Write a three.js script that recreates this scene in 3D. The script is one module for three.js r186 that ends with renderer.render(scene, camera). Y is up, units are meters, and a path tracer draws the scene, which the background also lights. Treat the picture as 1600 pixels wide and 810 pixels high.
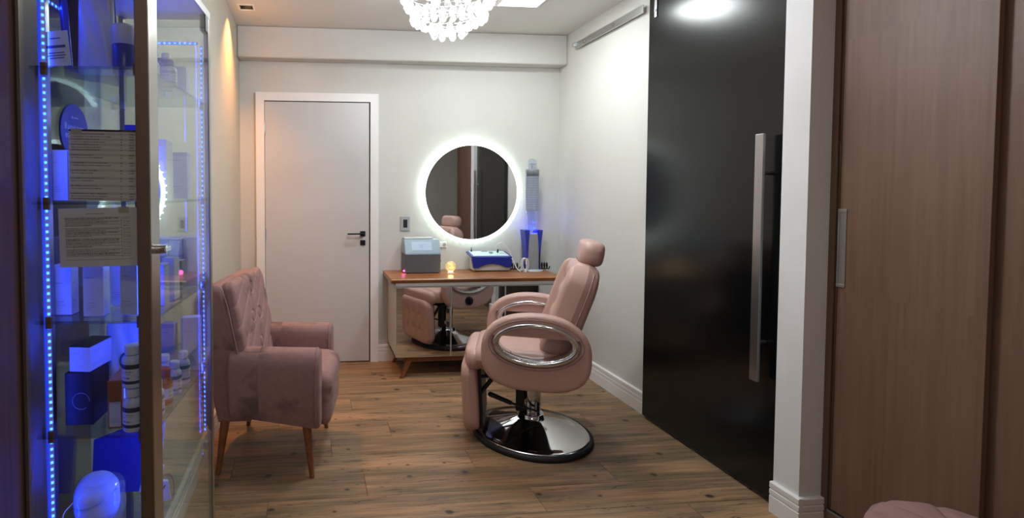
import * as THREE from 'three';
import { RoundedBoxGeometry } from 'three/addons/geometries/RoundedBoxGeometry.js';
import { mergeGeometries, toCreasedNormals } from 'three/addons/utils/BufferGeometryUtils.js';
import { RectAreaLightUniformsLib } from 'three/addons/lights/RectAreaLightUniformsLib.js';

// ---------------------------------------------------------------- camera, exposure, lights
const scene = new THREE.Scene();
scene.background = new THREE.Color(0x000000);
const F = 814;
const camera = new THREE.PerspectiveCamera(2 * Math.atan(405 / F) * 180 / Math.PI, 1600 / 810, 0.05, 40);
camera.position.set(0, 1.4, 0);
camera.rotation.order = 'YXZ';
camera.rotation.set(-0.035, -0.0974, 0);
camera.setViewOffset(1600, 810, 800 - 568, 405 - 327.6, 1600, 810);   // lens shift
scene.add(camera);
const renderer = new THREE.WebGLRenderer({ antialias: true });
renderer.toneMapping = THREE.LinearToneMapping;
renderer.toneMappingExposure = 1.15;
renderer.shadowMap.enabled = true;
RectAreaLightUniformsLib.init();
const CEIL = 2.67, XL = -0.573, XR = 2.07, ZB = -4.23, ZR = 1.5, XFAR = 3.4;
const LIGHT = {
  panel: [0xf2fbfa, 58],        // square ceiling panel, nits-like
  chandelier: [0xf2f8ff, 0.66],  // per bulb, candela
  ring: [0xe8fff6, 4.8],       // narrow strips round the mirror rim
  spot: [0xffa85a, 7.5],
  led: [0x1a3cff, 60],
  rear: [0xfff6ee, 22],  // unseen panel, added to brighten pillar, wardrobe and price lists
  addedEntry: [0xfff2e6, 25],  // second unseen panel, added to lift the price lists
};
function rectLight(c, i, w, h, pos, look) {
  const l = new THREE.RectAreaLight(c, i, w, h); l.position.set(...pos); scene.add(l); l.lookAt(...look); return l;
}
rectLight(...LIGHT.panel, 0.28, 0.28, [1.39, CEIL - 0.022, -3.34], [1.39, 0, -3.34]);

rectLight(...LIGHT.rear, 0.28, 0.28, [0.95, CEIL - 0.022, -0.3], [0.95, 0, -0.3]);
rectLight(...LIGHT.addedEntry, 0.28, 0.28, [0.1, CEIL - 0.022, 0.7], [0.1, 0, 0.7]);

// ---------------------------------------------------------------- helpers
let seed = 12345;
const rnd = () => { seed = (seed * 1664525 + 1013904223) >>> 0; return seed / 4294967296; };
const rr = (a, b) => a + (b - a) * rnd();
const D2R = Math.PI / 180;
function hash(x, y, s) { let h = (x * 374761393 + y * 668265263 + s * 1442695041) | 0; h = Math.imul(h ^ (h >>> 13), 1274126177); return ((h ^ (h >>> 16)) >>> 0) / 4294967296; }
function vnoise(x, y, s = 0, px = 0, py = 0) {
  const ix = Math.floor(x), iy = Math.floor(y), fx = x - ix, fy = y - iy, sx = fx * fx * (3 - 2 * fx), sy = fy * fy * (3 - 2 * fy);
  const w = (a, p) => (p ? ((a % p) + p) % p : a);
  const a = hash(w(ix, px), w(iy, py), s), b = hash(w(ix + 1, px), w(iy, py), s), c = hash(w(ix, px), w(iy + 1, py), s), d = hash(w(ix + 1, px), w(iy + 1, py), s);
  return a + (b - a) * sx + (c - a) * sy + (a - b - c + d) * sx * sy;
}
function fbm(x, y, s, o = 4) { let v = 0, a = 0.5, t = 0; for (let i = 0; i < o; i++) { v += a * vnoise(x, y, s + i * 7); t += a; x *= 2.03; y *= 2.03; a *= 0.5; } return v / t; }
function dataTex(w, h, fn, srgb = true, rep) {
  const d = new Uint8Array(w * h * 4);
  for (let y = 0; y < h; y++) for (let x = 0; x < w; x++) {
    const c = fn(x / w, y / h, x, y), i = (y * w + x) * 4;
    for (let k = 0; k < 3; k++) d[i + k] = Math.max(0, Math.min(255, Math.round(Array.isArray(c) ? c[k] : c)));
    d[i + 3] = 255;
  }
  const t = new THREE.DataTexture(d, w, h);
  t.magFilter = THREE.LinearFilter; t.minFilter = THREE.LinearFilter;
  t.wrapS = t.wrapT = THREE.RepeatWrapping;
  if (rep) t.repeat.set(...rep);
  if (srgb) t.colorSpace = THREE.SRGBColorSpace;
  t.needsUpdate = true;
  return t;
}
function canvasTex(w, h, draw) {
  const c = document.createElement('canvas'); c.width = w; c.height = h;
  draw(c.getContext('2d'), w, h);
  const t = new THREE.CanvasTexture(c); t.colorSpace = THREE.SRGBColorSpace; t.magFilter = THREE.LinearFilter;
  return t;
}
const std = (o) => new THREE.MeshStandardMaterial(o);
const phy = (o) => new THREE.MeshPhysicalMaterial(o);
const taken = new Set();
function numbered(n) { if (!taken.has(n)) { taken.add(n); return n; } let k = 1, m; do m = n + '_' + String(k++).padStart(3, '0'); while (taken.has(m)); taken.add(m); return m; }
function put(name, geo, mat, parent, pos, rot) {
  const m = new THREE.Mesh(Array.isArray(geo) ? mergeGeometries(geo.map((g) => (g.index ? g.toNonIndexed() : g)).map(strip)) : geo, mat);
  m.name = parent === scene ? numbered(name) : name;
  if (pos) m.position.set(...pos);
  if (rot) m.rotation.set(...rot);
  parent.add(m);
  return m;
}
function strip(g) { for (const k of Object.keys(g.attributes)) if (!['position', 'normal', 'uv'].includes(k)) g.deleteAttribute(k); return g; }
function tag(o, label, category, group) { o.userData.label = label; o.userData.category = category; if (group) o.userData.group = group; return o; }
function thing(name, label, category, pos = [0, 0, 0], turn = 0, group) {
  const g = new THREE.Group(); g.name = numbered(name); scene.add(g); g.position.set(...pos); g.rotation.y = turn;
  return tag(g, label, category, group);
}
function struct(name, label, category, pos = [0, 0, 0], turn = 0) { const g = thing(name, label, category, pos, turn); g.userData.kind = 'structure'; return g; }
function structMesh(name, label, category, geo, mat, pos) { const m = put(name, geo, mat, scene, pos); tag(m, label, category); m.userData.kind = 'structure'; return m; }
const at = (g, x, y, z) => g.translate(x, y, z);
const bx = (w, h, d, x = 0, y = 0, z = 0) => at(new THREE.BoxGeometry(w, h, d), x, y, z);
const rb = (w, h, d, r = 0.005, x = 0, y = 0, z = 0, s = 2) => at(new RoundedBoxGeometry(w, h, d, s, Math.min(r, w / 2.01, h / 2.01, d / 2.01)), x, y, z);
const span = (x0, x1, y0, y1, z0, z1) => bx(x1 - x0, y1 - y0, z1 - z0, (x0 + x1) / 2, (y0 + y1) / 2, (z0 + z1) / 2);
const cyl = (r0, r1, h, x = 0, y = 0, z = 0, n = 24) => at(new THREE.CylinderGeometry(r0, r1, h, n), x, y, z);
const lathe = (pts, n = 40) => new THREE.LatheGeometry(pts.map((p) => new THREE.Vector2(...p)), n);
const tube = (pts, r, seg = 40, closed = false, n = 8) => new THREE.TubeGeometry(new THREE.CatmullRomCurve3(pts.map((p) => new THREE.Vector3(...p)), closed), seg, r, n, closed);
// box with uv in metres
function boxUV(g, s = 1) {
  const p = g.attributes.position, n = g.attributes.normal, uv = g.attributes.uv;
  for (let i = 0; i < p.count; i++) {
    const ax = Math.abs(n.getX(i)), ay = Math.abs(n.getY(i)), az = Math.abs(n.getZ(i));
    if (ay >= ax && ay >= az) uv.setXY(i, p.getX(i) * s, p.getZ(i) * s);
    else if (ax >= az) uv.setXY(i, p.getZ(i) * s, p.getY(i) * s);
    else uv.setXY(i, p.getX(i) * s, p.getY(i) * s);
  }
  return g;
}
// tapered limb between two points
function rod(a, b, ra, rbb, n = 16) {
  const A = new THREE.Vector3(...a), B = new THREE.Vector3(...b), v = B.clone().sub(A);
  const g = new THREE.CylinderGeometry(rbb, ra, v.length(), n);
  g.translate(0, v.length() / 2, 0);
  g.applyQuaternion(new THREE.Quaternion().setFromUnitVectors(new THREE.Vector3(0, 1, 0), v.normalize()));
  return g.translate(A.x, A.y, A.z);
}
// a stuffed pad in the xy plane, thickness along z, corner radius R, edge roll from m0 outwards; disp(x, y) lifts the front
function pillow(w, h, d, { R = 0.04, m0 = 0.7, n = 2.4, seg = 24, disp, crown = 0, linear = false, both = false } = {}) {
  const f = (t) => (linear ? t : Math.sin(t * Math.PI / 2));
  const pos = [], uv = [], idx = [], N = seg + 1;
  R = Math.min(R, w / 2, h / 2);
  for (let side = 0; side < 2; side++) for (let j = 0; j < N; j++) for (let i = 0; i < N; i++) {
    const a = f((i / seg) * 2 - 1), b = f((j / seg) * 2 - 1), m = Math.max(Math.abs(a), Math.abs(b));
    let x = 0, y = 0;
    if (m > 1e-6) {
      const qx = (a / m) * w / 2, qy = (b / m) * h / 2, cx = Math.max(-(w / 2 - R), Math.min(w / 2 - R, qx)), cy = Math.max(-(h / 2 - R), Math.min(h / 2 - R, qy));
      const vx = qx - cx, vy = qy - cy, l = Math.hypot(vx, vy);
      x = (cx + (l > R ? vx / l * R : vx)) * m; y = (cy + (l > R ? vy / l * R : vy)) * m;
    }
    const q = Math.max(0, (m - m0) / (1 - m0)), t = Math.pow(Math.max(0, 1 - Math.pow(q, n)), 1 / n);
    let z = (d / 2) * t * (1 + crown * (1 - (2 * x / w) ** 2) * (1 - (2 * y / h) ** 2));
    if (disp && (side === 0 || both)) z += disp(x, y) * Math.min(1, t * 1.5);
    pos.push(x, y, side ? -z : z); uv.push(x, y);
  }
  for (let side = 0; side < 2; side++) for (let j = 0; j < seg; j++) for (let i = 0; i < seg; i++) {
    const o = side * N * N, p = o + j * N + i, q = p + 1, r = p + N, s = r + 1;
    if (side === 0) idx.push(p, q, s, p, s, r); else idx.push(p, s, q, p, r, s);
  }
  const g = new THREE.BufferGeometry();
  g.setAttribute('position', new THREE.Float32BufferAttribute(pos, 3)); g.setAttribute('uv', new THREE.Float32BufferAttribute(uv, 2)); g.setIndex(idx);
  g.computeVertexNormals();
  return g;
}
function extrude(shape, depth, bevel = 0.004, seg = 3, curve = 24) {
  return new THREE.ExtrudeGeometry(shape, { depth: depth - 2 * bevel, bevelEnabled: bevel > 0, bevelSize: bevel, bevelThickness: bevel, bevelOffset: -bevel, bevelSegments: seg, curveSegments: curve }).translate(0, 0, bevel);
}
function poly(pts) { const s = new THREE.Shape(); pts.forEach((p, i) => (i ? s.lineTo(...p) : s.moveTo(...p))); s.closePath(); return s; }

// ---------------------------------------------------------------- materials
const grit = dataTex(256, 256, (u, v, x, y) => 128 + 70 * (vnoise(x / 3, y / 3, 3, 85, 85) - 0.5) + 60 * (vnoise(x / 12, y / 12, 5, 21, 21) - 0.5), false);
const paintTone = dataTex(256, 256, (u, v) => { const k = 250 + 5 * (fbm(u * 6, v * 6, 11) - 0.5); return [k, k, k]; }, true);
const M = {};
M.wall = std({ color: 0xcecdc7, roughness: 0.85, map: paintTone, bumpMap: grit, bumpScale: 0.0006 });
M.wallDimmed = std({ color: 0xbdb6a6, roughness: 0.85, map: paintTone, bumpMap: grit, bumpScale: 0.0006 });  // deeper beige than the other walls; dim warm light is put into the colour
M.wallWhite = std({ color: 0xe4e3e2, roughness: 0.8, map: paintTone, bumpMap: grit, bumpScale: 0.0006 });
M.ceiling = std({ color: 0xd8d6d0, roughness: 0.9, bumpMap: grit, bumpScale: 0.0003 });
M.white = std({ color: 0xe6e4e2, roughness: 0.42 });
M.doorWhite = std({ color: 0xc3c1c0, roughness: 0.38, bumpMap: grit, bumpScale: 0.0001 });
M.chrome = std({ color: 0xd8d8da, metalness: 1, roughness: 0.08 });
M.steel = std({ color: 0xb9babd, metalness: 1, roughness: 0.3 });
M.alu = std({ color: 0xc4c4c4, metalness: 1, roughness: 0.34 });
M.darkMetal = std({ color: 0x33343a, metalness: 0.9, roughness: 0.35 });
M.black = std({ color: 0x0d0d0f, roughness: 0.45 });
M.rubber = std({ color: 0x0c0c0e, roughness: 0.6 });
M.mirror = std({ color: 0xdedfe0, metalness: 1, roughness: 0.012 });
M.glass = phy({ color: 0xf3f8f8, transmission: 1, roughness: 0.0, ior: 1.5, thickness: 0 });
M.shelfGlass = phy({ color: 0xdce8ea, transmission: 1, roughness: 0.0, ior: 1.5, thickness: 0 });
// wood grain textures
function grainTex(w, h, base, dark, { stretch = 14, s = 1, knots = 0, contrast = 1, fine = 1 } = {}) {   // grain along u
  const K = []; for (let i = 0; i < knots; i++) K.push([hash(i, 3, s), 0.15 + 0.7 * hash(i, 5, s), 0.012 + 0.02 * hash(i, 8, s)]);
  const asp = w / h;
  return dataTex(w, h, (u, v) => {
    let bend = 0, k = 0;
    for (const [ku, kv, kr] of K) { const dx = (u - ku) * asp * 0.5, dy = v - kv, d = Math.hypot(dx, dy); bend += Math.sign(dy) * 0.06 * Math.exp(-d * d / 0.02); k = Math.max(k, Math.exp(-((d / (kr * 1.6)) ** 2))); }
    const y = (v + bend) * 9 + 1.2 * fbm(u * 3, v * 2, s + 20);
    let t = 0.5 * fbm(u * asp * 1.2, y, s, 4) + 0.3 * fbm(u * asp * 4, y * 6, s + 31, 3) * fine + 0.35 * fbm(u * 2.2, v * 1.6, s + 77, 3);
    t = (t - 0.55) * 2.1 * contrast + 0.5;
    const crack = fbm(u * asp * 1.1, y * 5.5, s + 55, 3) > 0.69 ? 0.35 : 0;
    t = Math.max(0, Math.min(1, t)) - crack;
    t = Math.max(-0.2, t * (1 - 0.85 * k));
    return [0, 1, 2].map((c) => dark[c] + (base[c] - dark[c]) * t);
  });
}
M.planks = [0, 1, 2, 3, 4].map((i) => {   // 1.22 x 0.19 m of vinyl oak: fine grain, thin dark checks, small knots
  const tone = [1, 0.94, 1.05, 0.97, 1.02][i], q = 100 + i * 13, K = [0, 1, 2].map((k) => [hash(k, 3, q), 0.12 + 0.76 * hash(k, 5, q), 0.007 + 0.008 * hash(k, 8, q)]);
  const t = dataTex(1024, 192, (u, v) => {
    const X = u * 1.22, Y = v * 0.19;
    let bend = 0, knot = 0;
    for (const [ku, kv, kr] of K) { const dx = (X - ku * 1.22) * 0.75, dy = Y - kv * 0.19, d = Math.hypot(dx, dy); bend += dy * 0.9 * Math.exp(-(d * d) / 0.0012); knot = Math.max(knot, Math.exp(-((d / kr) ** 4))); }
    const y = Y - bend + 0.006 * fbm(X * 4, Y * 8, q + 3, 2);
    const broad = fbm(X * 2.4, y * 26, q, 3) - 0.5, fine = fbm(X * 9, y * 260, q + 30, 3) - 0.5, mid = fbm(X * 3, y * 90, q + 60, 3) - 0.5;
    const check = Math.abs(fbm(X * 3.2, y * 75, q + 90, 3) - 0.5) < 0.014 && fbm(X * 3.5, y * 30, q + 95, 2) > 0.5 ? 0.42 : 0;
    const k = tone * (1 + 0.55 * broad + 0.34 * mid + 0.3 * fine - check) * (1 - 0.55 * knot), g = 1 - 0.1 * broad;
    return [133 * k, 107 * k * g, 79 * k * g];
  });
  return std({ map: t, roughness: 0.48, bumpMap: t, bumpScale: 0.0004 });
});
M.groove = std({ color: 0x2b2019, roughness: 0.9 });
const wardTex = dataTex(512, 512, (u, v) => { const g = 0.55 * fbm(u * 90, v * 3, 7, 3) + 0.3 * fbm(u * 24, v * 1.6, 17, 3) + 0.15 * fbm(u * 4, v * 2, 27, 2), t = (g - 0.5) * 1.5; return [111 + 25 * t, 84 + 20 * t, 66 + 17 * t]; });
M.wardrobe = std({ map: wardTex, roughness: 0.5, bumpMap: wardTex, bumpScale: 0.0003 });
M.wardrobeEdge = std({ color: 0x5d4436, roughness: 0.5 });
const honeyTex = grainTex(512, 128, [176, 118, 70], [118, 70, 36], { s: 400, contrast: 0.8 });
M.honey = std({ map: honeyTex, roughness: 0.35 });
M.legWood = std({ map: grainTex(256, 64, [152, 98, 56], [104, 62, 32], { s: 440, contrast: 0.7 }), roughness: 0.45 });
const weave = dataTex(256, 256, (u, v, x, y) => 128 + 50 * Math.sin(y * Math.PI / 2) * 0.5 + 60 * (vnoise(x / 2, y / 9, 9, 128, 0) - 0.5), false, [6, 6]);
M.blackDoor = std({ color: 0x08090a, roughness: 0.21, bumpMap: weave, bumpScale: 0.00012 });
const nap = dataTex(512, 512, (u, v) => { const a = fbm(u * 5, v * 5, 61, 4), b = fbm(u * 40, v * 40, 63, 3), s = Math.max(0, (a - 0.58)) * 2.4; const k = 1 - 0.55 * s + 0.12 * (b - 0.5); return [144 * k, 112 * k, 108 * k]; }, true);
const napBump = dataTex(256, 256, (u, v, x, y) => 128 + 120 * (vnoise(x / 2, y / 2, 41, 128, 128) - 0.5), false, [6, 6]);
nap.repeat.set(1.6, 1.6);
M.velvet = phy({ map: nap, roughness: 0.85, sheen: 0.6, sheenColor: new THREE.Color(0.6, 0.45, 0.42), sheenRoughness: 0.4, bumpMap: napBump, bumpScale: 0.0006 });
M.velvetPipe = phy({ color: 0x8c6c68, roughness: 0.8, sheen: 0.6, sheenColor: new THREE.Color(0.6, 0.45, 0.42), sheenRoughness: 0.4 });
const leather = dataTex(256, 256, (u, v, x, y) => 128 + 70 * (vnoise(x / 4, y / 4, 71, 64, 64) - 0.5) + 50 * (vnoise(x / 9, y / 9, 73, 28, 28) - 0.5), false, [5, 5]);
M.leather = std({ color: 0xba988c, roughness: 0.42, bumpMap: leather, bumpScale: 0.0003 });
M.leatherSeam = std({ color: 0xa07f75, roughness: 0.5 });

// ---------------------------------------------------------------- the room
{
  const floor = struct('floor', 'brown wood plank floor with dark grain and knots', 'floor');
  put('subfloor', span(XL - 0.12, XFAR + 0.12, -0.1, -0.005, ZB - 0.12, ZR + 0.12), M.groove, floor);
  const W = 0.19, L = 1.22, shared = new Map();
  let row = 0;
  for (let z = ZB; z < ZR - 0.01; z += W, row++) {
    let x = XL - [0.85, 0.2, 0.55, 1.05, 0.4][row % 5];
    for (; x < XFAR; x += L) {
      const x0 = Math.max(x, XL), x1 = Math.min(x + L, XFAR), z1 = Math.min(z + W, ZR);
      if (x1 - x0 < 0.02) continue;
      const w = x1 - x0 - 0.0014, d = z1 - z - 0.0014, flip = (row * 7 + Math.round(x * 3)) % 4;
      const key = [w.toFixed(3), d.toFixed(3), ((x0 - x) / L).toFixed(3), flip].join();
      if (!shared.has(key)) {
        const g = rb(w, 0.008, d, 0.0012, 0, 0, 0, 1), p = g.attributes.position, uv = g.attributes.uv;
        for (let i = 0; i < p.count; i++) {
          let u = (p.getX(i) + w / 2 + x0 - x) / L, v = (p.getZ(i) + d / 2) / W;
          if (flip & 1) u = 1 - u; if (flip & 2) v = 1 - v;
          uv.setXY(i, u, v);
        }
        shared.set(key, g);
      }
      put('plank', shared.get(key), M.planks[Math.floor(rnd() * 5)], floor, [(x0 + x1) / 2, -0.004, (z + z1) / 2]);
    }
  }
  const wallGeo = (...a) => boxUV(span(...a), 0.5);
  structMesh('wall_back', 'grey beige painted back wall behind the white door', 'wall', wallGeo(XL - 0.12, XR + 0.12, -0.1, CEIL, ZB - 0.12, ZB), M.wall);
  structMesh('wall_left', 'beige left wall, dim warm light put into its colour, behind the pink armchair', 'wall', wallGeo(XL - 0.12, XL, -0.1, CEIL, ZB, ZR + 0.12), M.wallDimmed);
  structMesh('wall_right', 'pale painted right wall behind the salon chair', 'wall', wallGeo(XR, XR + 0.12, -0.1, CEIL, ZB, -2.05), M.wall);
  structMesh('wall_pillar', 'narrow white wall end between black door and wardrobe', 'wall', wallGeo(2.0, XR + 0.12, -0.1, CEIL, -2.05, -1.93), M.wallWhite);
  structMesh('wall_alcove', 'grey wall behind the wardrobe', 'wall', wallGeo(XR + 0.12, XFAR + 0.12, -0.1, CEIL, -2.05, -1.95), M.wall);
  structMesh('wall_far_right', 'grey side wall beyond the wardrobe', 'wall', wallGeo(XFAR, XFAR + 0.12, -0.1, CEIL, -1.95, ZR + 0.12), M.wall);
  structMesh('wall_rear', 'grey rear wall opposite the round mirror', 'wall', wallGeo(XL, XFAR, -0.1, CEIL, ZR, ZR + 0.12), M.wall);
  structMesh('wall_panel', 'brown wood panel lining the left wall beside the display cabinet', 'wall panel', boxUV(span(XL, XL + 0.012, 0, CEIL, -1.36, ZR), 1), M.wardrobe);
  structMesh('trim_1', 'boxed beam running along the top of the back wall', 'beam', boxUV(rb(XR - XL, CEIL - 2.43, 0.13, 0.012, (XL + XR) / 2, (CEIL + 2.43) / 2, ZB + 0.065), 0.5), M.wall);
  // ceiling with a square cut-out for the recessed spot
  const s = new THREE.Shape(); s.moveTo(XL - 0.12, -(ZB - 0.12)); s.lineTo(XFAR + 0.12, -(ZB - 0.12)); s.lineTo(XFAR + 0.12, -(ZR + 0.12)); s.lineTo(XL - 0.12, -(ZR + 0.12)); s.closePath();
  const hx = -0.45, hz = 3.70, hr = 0.045, h = new THREE.Path(); h.moveTo(hx - hr, hz - hr); h.lineTo(hx - hr, hz + hr); h.lineTo(hx + hr, hz + hr); h.lineTo(hx + hr, hz - hr); h.closePath(); s.holes.push(h);
  const cg = new THREE.ExtrudeGeometry(s, { depth: 0.12, bevelEnabled: false }); cg.rotateX(-Math.PI / 2);
  structMesh('ceiling', 'smooth white plaster ceiling', 'ceiling', cg, M.ceiling, [0, CEIL, 0]);
}
function baseboard(name, label, a, b) {   // from a to b in xz; the profile stands out to the right-hand side of the walk
  const H = 0.135, T = 0.018, sh = poly([[0, 0], [T, 0], [T, 0.072], [T - 0.004, 0.075], [T - 0.004, 0.078], [T, 0.081], [T, 0.1], [T - 0.004, 0.103], [T - 0.004, 0.106], [T, 0.109], [T, H - 0.004], [T - 0.004, H], [0, H]]);
  const L = Math.hypot(b[0] - a[0], b[1] - a[1]);
  const m = put(name, new THREE.ExtrudeGeometry(sh, { depth: L, bevelEnabled: false }), M.white, scene, [a[0], 0, a[1]], [0, Math.atan2(b[0] - a[0], b[1] - a[1]), 0]);
  tag(m, label, 'baseboard'); m.userData.kind = 'structure';
}
baseboard('baseboard_back', 'white grooved baseboard between door frame and sideboard', [XR, ZB], [0.535, ZB]);
baseboard('baseboard_back_left', 'short white baseboard left of the white door', [-0.447, ZB], [XL, ZB]);
baseboard('baseboard_right', 'white grooved baseboard along the right wall behind salon chair', [XR, -2.05], [XR, ZB]);
baseboard('baseboard_left', 'white baseboard along the left wall behind the armchair', [XL, ZB], [XL, -1.6]);
baseboard('baseboard_pillar', 'white grooved baseboard on the pillar face beside the black door', [2.0, -1.912], [2.0, -2.05]);
baseboard('baseboard_pillar_side', 'white grooved baseboard on the pillar side next to wardrobe', [2.098, -1.93], [2.0004, -1.93]);

// white door
{
  const d = struct('door_1', 'white flush door with white frame and dark lever handle', 'door', [0, 0, ZB]);
  const x0 = -0.445, x1 = 0.533, y1 = 2.185, fw = 0.066;
  put('door_frame', [span(x0, x0 + fw, 0, y1 - fw, 0, 0.03), span(x1 - fw, x1, 0, y1 - fw, 0, 0.03), span(x0, x1, y1 - fw, y1, 0, 0.03)], M.white, d);
  put('door_leaf', rb(x1 - x0 - 2 * fw - 0.012, y1 - fw - 0.014, 0.02, 0.002, (x0 + x1) / 2 - 0.003, (y1 - fw) / 2 + 0.001, 0.008), M.doorWhite, d);
  put('door_gap_shade', span(x0 + fw, x1 - fw, 0.0, y1 - fw, 0, 0.001), M.groove, d);  // dark sheet standing in for the shade round the leaf
  for (const y of [0.25, 1.06, 1.9]) put('hinge', cyl(0.006, 0.006, 0.09, x0 + fw + 0.003, y, 0.024, 12), M.steel, d);
  const h = put('door_handle', [rb(0.042, 0.042, 0.01, 0.003, 0.405, 1.055, 0.023), cyl(0.008, 0.008, 0.05).rotateX(Math.PI / 2).translate(0.405, 1.055, 0.045), rb(0.135, 0.012, 0.016, 0.004, 0.345, 1.057, 0.066)], M.darkMetal, d);
  h.userData.label = 'dark square rosette with thin lever';
  put('keyhole_plate', rb(0.042, 0.042, 0.01, 0.003, 0.405, 0.982, 0.023), M.darkMetal, d);
}
// black sliding door, its rail
{
  const d = struct('door_2', 'large glossy black sliding door with tall steel pull', 'door', [2.03, 0, -2.54]);
  put('door_panel', boxUV(rb(0.032, 2.62, 0.93, 0.002, 0.016, 1.325, 0), 1), M.blackDoor, d);
  const zc = 0.398;
  const h = put('pull_handle', rb(0.014, 1.11, 0.042, 0.002, -0.048, 1.1, zc), M.steel, d);
  h.userData.label = 'tall flat brushed steel pull bar';
  for (const y of [0.72, 1.48]) put('standoff', cyl(0.008, 0.008, 0.045).rotateZ(Math.PI / 2).translate(-0.02, y, zc), M.steel, d);
  put('hanger_strap', [rb(0.006, 0.22, 0.022, 0.002, -0.004, 2.54, -0.40), cyl(0.007, 0.007, 0.006, 0, 0, 0, 12).rotateZ(Math.PI / 2).translate(-0.008, 2.47, -0.40)], M.steel, d);
  const r = thing('sliding_door_rail', 'brushed aluminium sliding door rail bolted high on right wall', 'rail', [XR, 2.53, -3.5]);
  put('rail_bar', rb(0.008, 0.05, 0.84, 0.002, -0.03, 0, 0), M.alu, r);
  for (const z of [-0.28, 0.1]) { const b = put('wall_bolt', cyl(0.011, 0.011, 0.03).rotateZ(Math.PI / 2).translate(-0.015, 0, z), M.alu, r); put('bolt_cap', cyl(0.012, 0.012, 0.006).rotateZ(Math.PI / 2).translate(-0.036, 0, z), M.steel, b); }
  put('end_stop', rb(0.024, 0.03, 0.02, 0.003, -0.044, 0.006, -0.405), M.steel, r);
}
// wardrobe
{
  const w = thing('wardrobe', 'tall brown woodgrain wardrobe with sliding doors', 'wardrobe', [2.1, 0, -1.93]);
  const D = 0.6, Z1 = 1.0, T = 2.66;
  put('side_panel', boxUV(span(0, D, 0, T, 0, 0.025), 1), M.wardrobe, w);
  put('side_panel', boxUV(span(0, D, 0, T, Z1 - 0.025, Z1), 1), M.wardrobe, w);
  put('top_panel', boxUV(span(0, D, T - 0.03, T, 0.025, Z1 - 0.025), 1), M.wardrobe, w);
  put('plinth', boxUV(span(0, D, 0.0, 0.085, 0.025, Z1 - 0.025), 1), M.wardrobe, w);
  put('back_panel', span(D - 0.01, D, 0.085, T - 0.03, 0.025, Z1 - 0.025), M.wardrobeEdge, w);
  put('bottom_track', [span(0.004, 0.05, 0.085, 0.089, 0.025, Z1 - 0.025), span(0.024, 0.027, 0.089, 0.096, 0.025, Z1 - 0.025), span(0.002, 0.004, 0.085, 0.094, 0.025, Z1 - 0.025)], M.alu, w);
  const d1 = put('sliding_door', boxUV(rb(0.018, T - 0.03 - 0.1, 0.47, 0.0015, 0.015, (T - 0.03 + 0.098) / 2, 0.031 + 0.24), 1), M.wardrobe, w);
  put('door_edge', rb(0.02, T - 0.03 - 0.1, 0.006, 0.001, 0.015, (T - 0.03 + 0.098) / 2, 0.032), M.wardrobeEdge, d1);
  put('sliding_door', boxUV(rb(0.018, T - 0.03 - 0.1, 0.5, 0.0015, 0.04, (T - 0.03 + 0.098) / 2, Z1 - 0.03 - 0.25), 1), M.wardrobe, w);
  const hz = 0.05, hy = 1.172, hh = 0.30;
  const h = put('door_handle', [rb(0.006, hh, 0.007, 0.001, 0.005, hy, hz - 0.014), rb(0.006, hh, 0.005, 0.001, 0.005, hy, hz + 0.014), rb(0.007, 0.014, 0.034, 0.002, 0.004, hy + hh / 2, hz), rb(0.007, 0.014, 0.034, 0.002, 0.004, hy - hh / 2, hz), rb(0.003, hh, 0.026, 0.001, 0.0055, hy, hz)], M.alu, d1);
  h.userData.label = 'recessed aluminium finger pull';
}
// pink pouf in front of the wardrobe
{
  const c = [1.775, 0, -1.235], o = thing('pouf', 'pink velvet pouf with seamed top in front of the wardrobe', 'pouf', c, 0.12); o.scale.y = 1.07;
  const R = 0.21, n = 8;
  for (let i = 0; i < n; i++) {
    const a0 = (i / n) * Math.PI * 2, a1 = ((i + 1) / n) * Math.PI * 2, g = 0.012;
    const pos = [], idx = [], rows = [[0.02, 0.425], [0.5, 0.428], [0.85, 0.42], [0.97, 0.40], [1.0, 0.375], [1.0, 0.2], [0.99, 0.09], [0.9, 0.06]];
    const K = 8;
    rows.forEach(([q, y]) => { for (let k = 0; k <= K; k++) { const t = k / K, e = Math.abs(t * 2 - 1), a = a0 + (a1 - a0) * t, oct = Math.cos(Math.PI / n) / Math.cos((t - 0.5) * 2 * Math.PI / n), sink = g * Math.pow(e, 6), r = R * q * oct - (q > 0.9 ? sink : 0); pos.push(r * Math.cos(a), y - (q < 0.98 ? sink * 0.8 : 0), r * Math.sin(a)); } });
    for (let j = 0; j < rows.length - 1; j++) for (let k = 0; k < K; k++) { const p = j * (K + 1) + k; idx.push(p, p + 1, p + K + 2, p, p + K + 2, p + K + 1); }
    const gm = new THREE.BufferGeometry(); gm.setAttribute('position', new THREE.Float32BufferAttribute(pos, 3)); gm.setAttribute('uv', new THREE.Float32BufferAttribute(pos.filter((_, k) => k % 3 !== 2), 2)); gm.setIndex(idx); gm.computeVertexNormals();
    put('cushion_panel', gm, M.velvet, o);
  }
  put('button', at(new THREE.SphereGeometry(0.014, 16, 8).scale(1, 0.5, 1), 0, 0.424, 0), M.velvetPipe, o);
  put('base', cyl(0.185, 0.185, 0.06, 0, 0.03, 0, 32), M.black, o);
}
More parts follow.
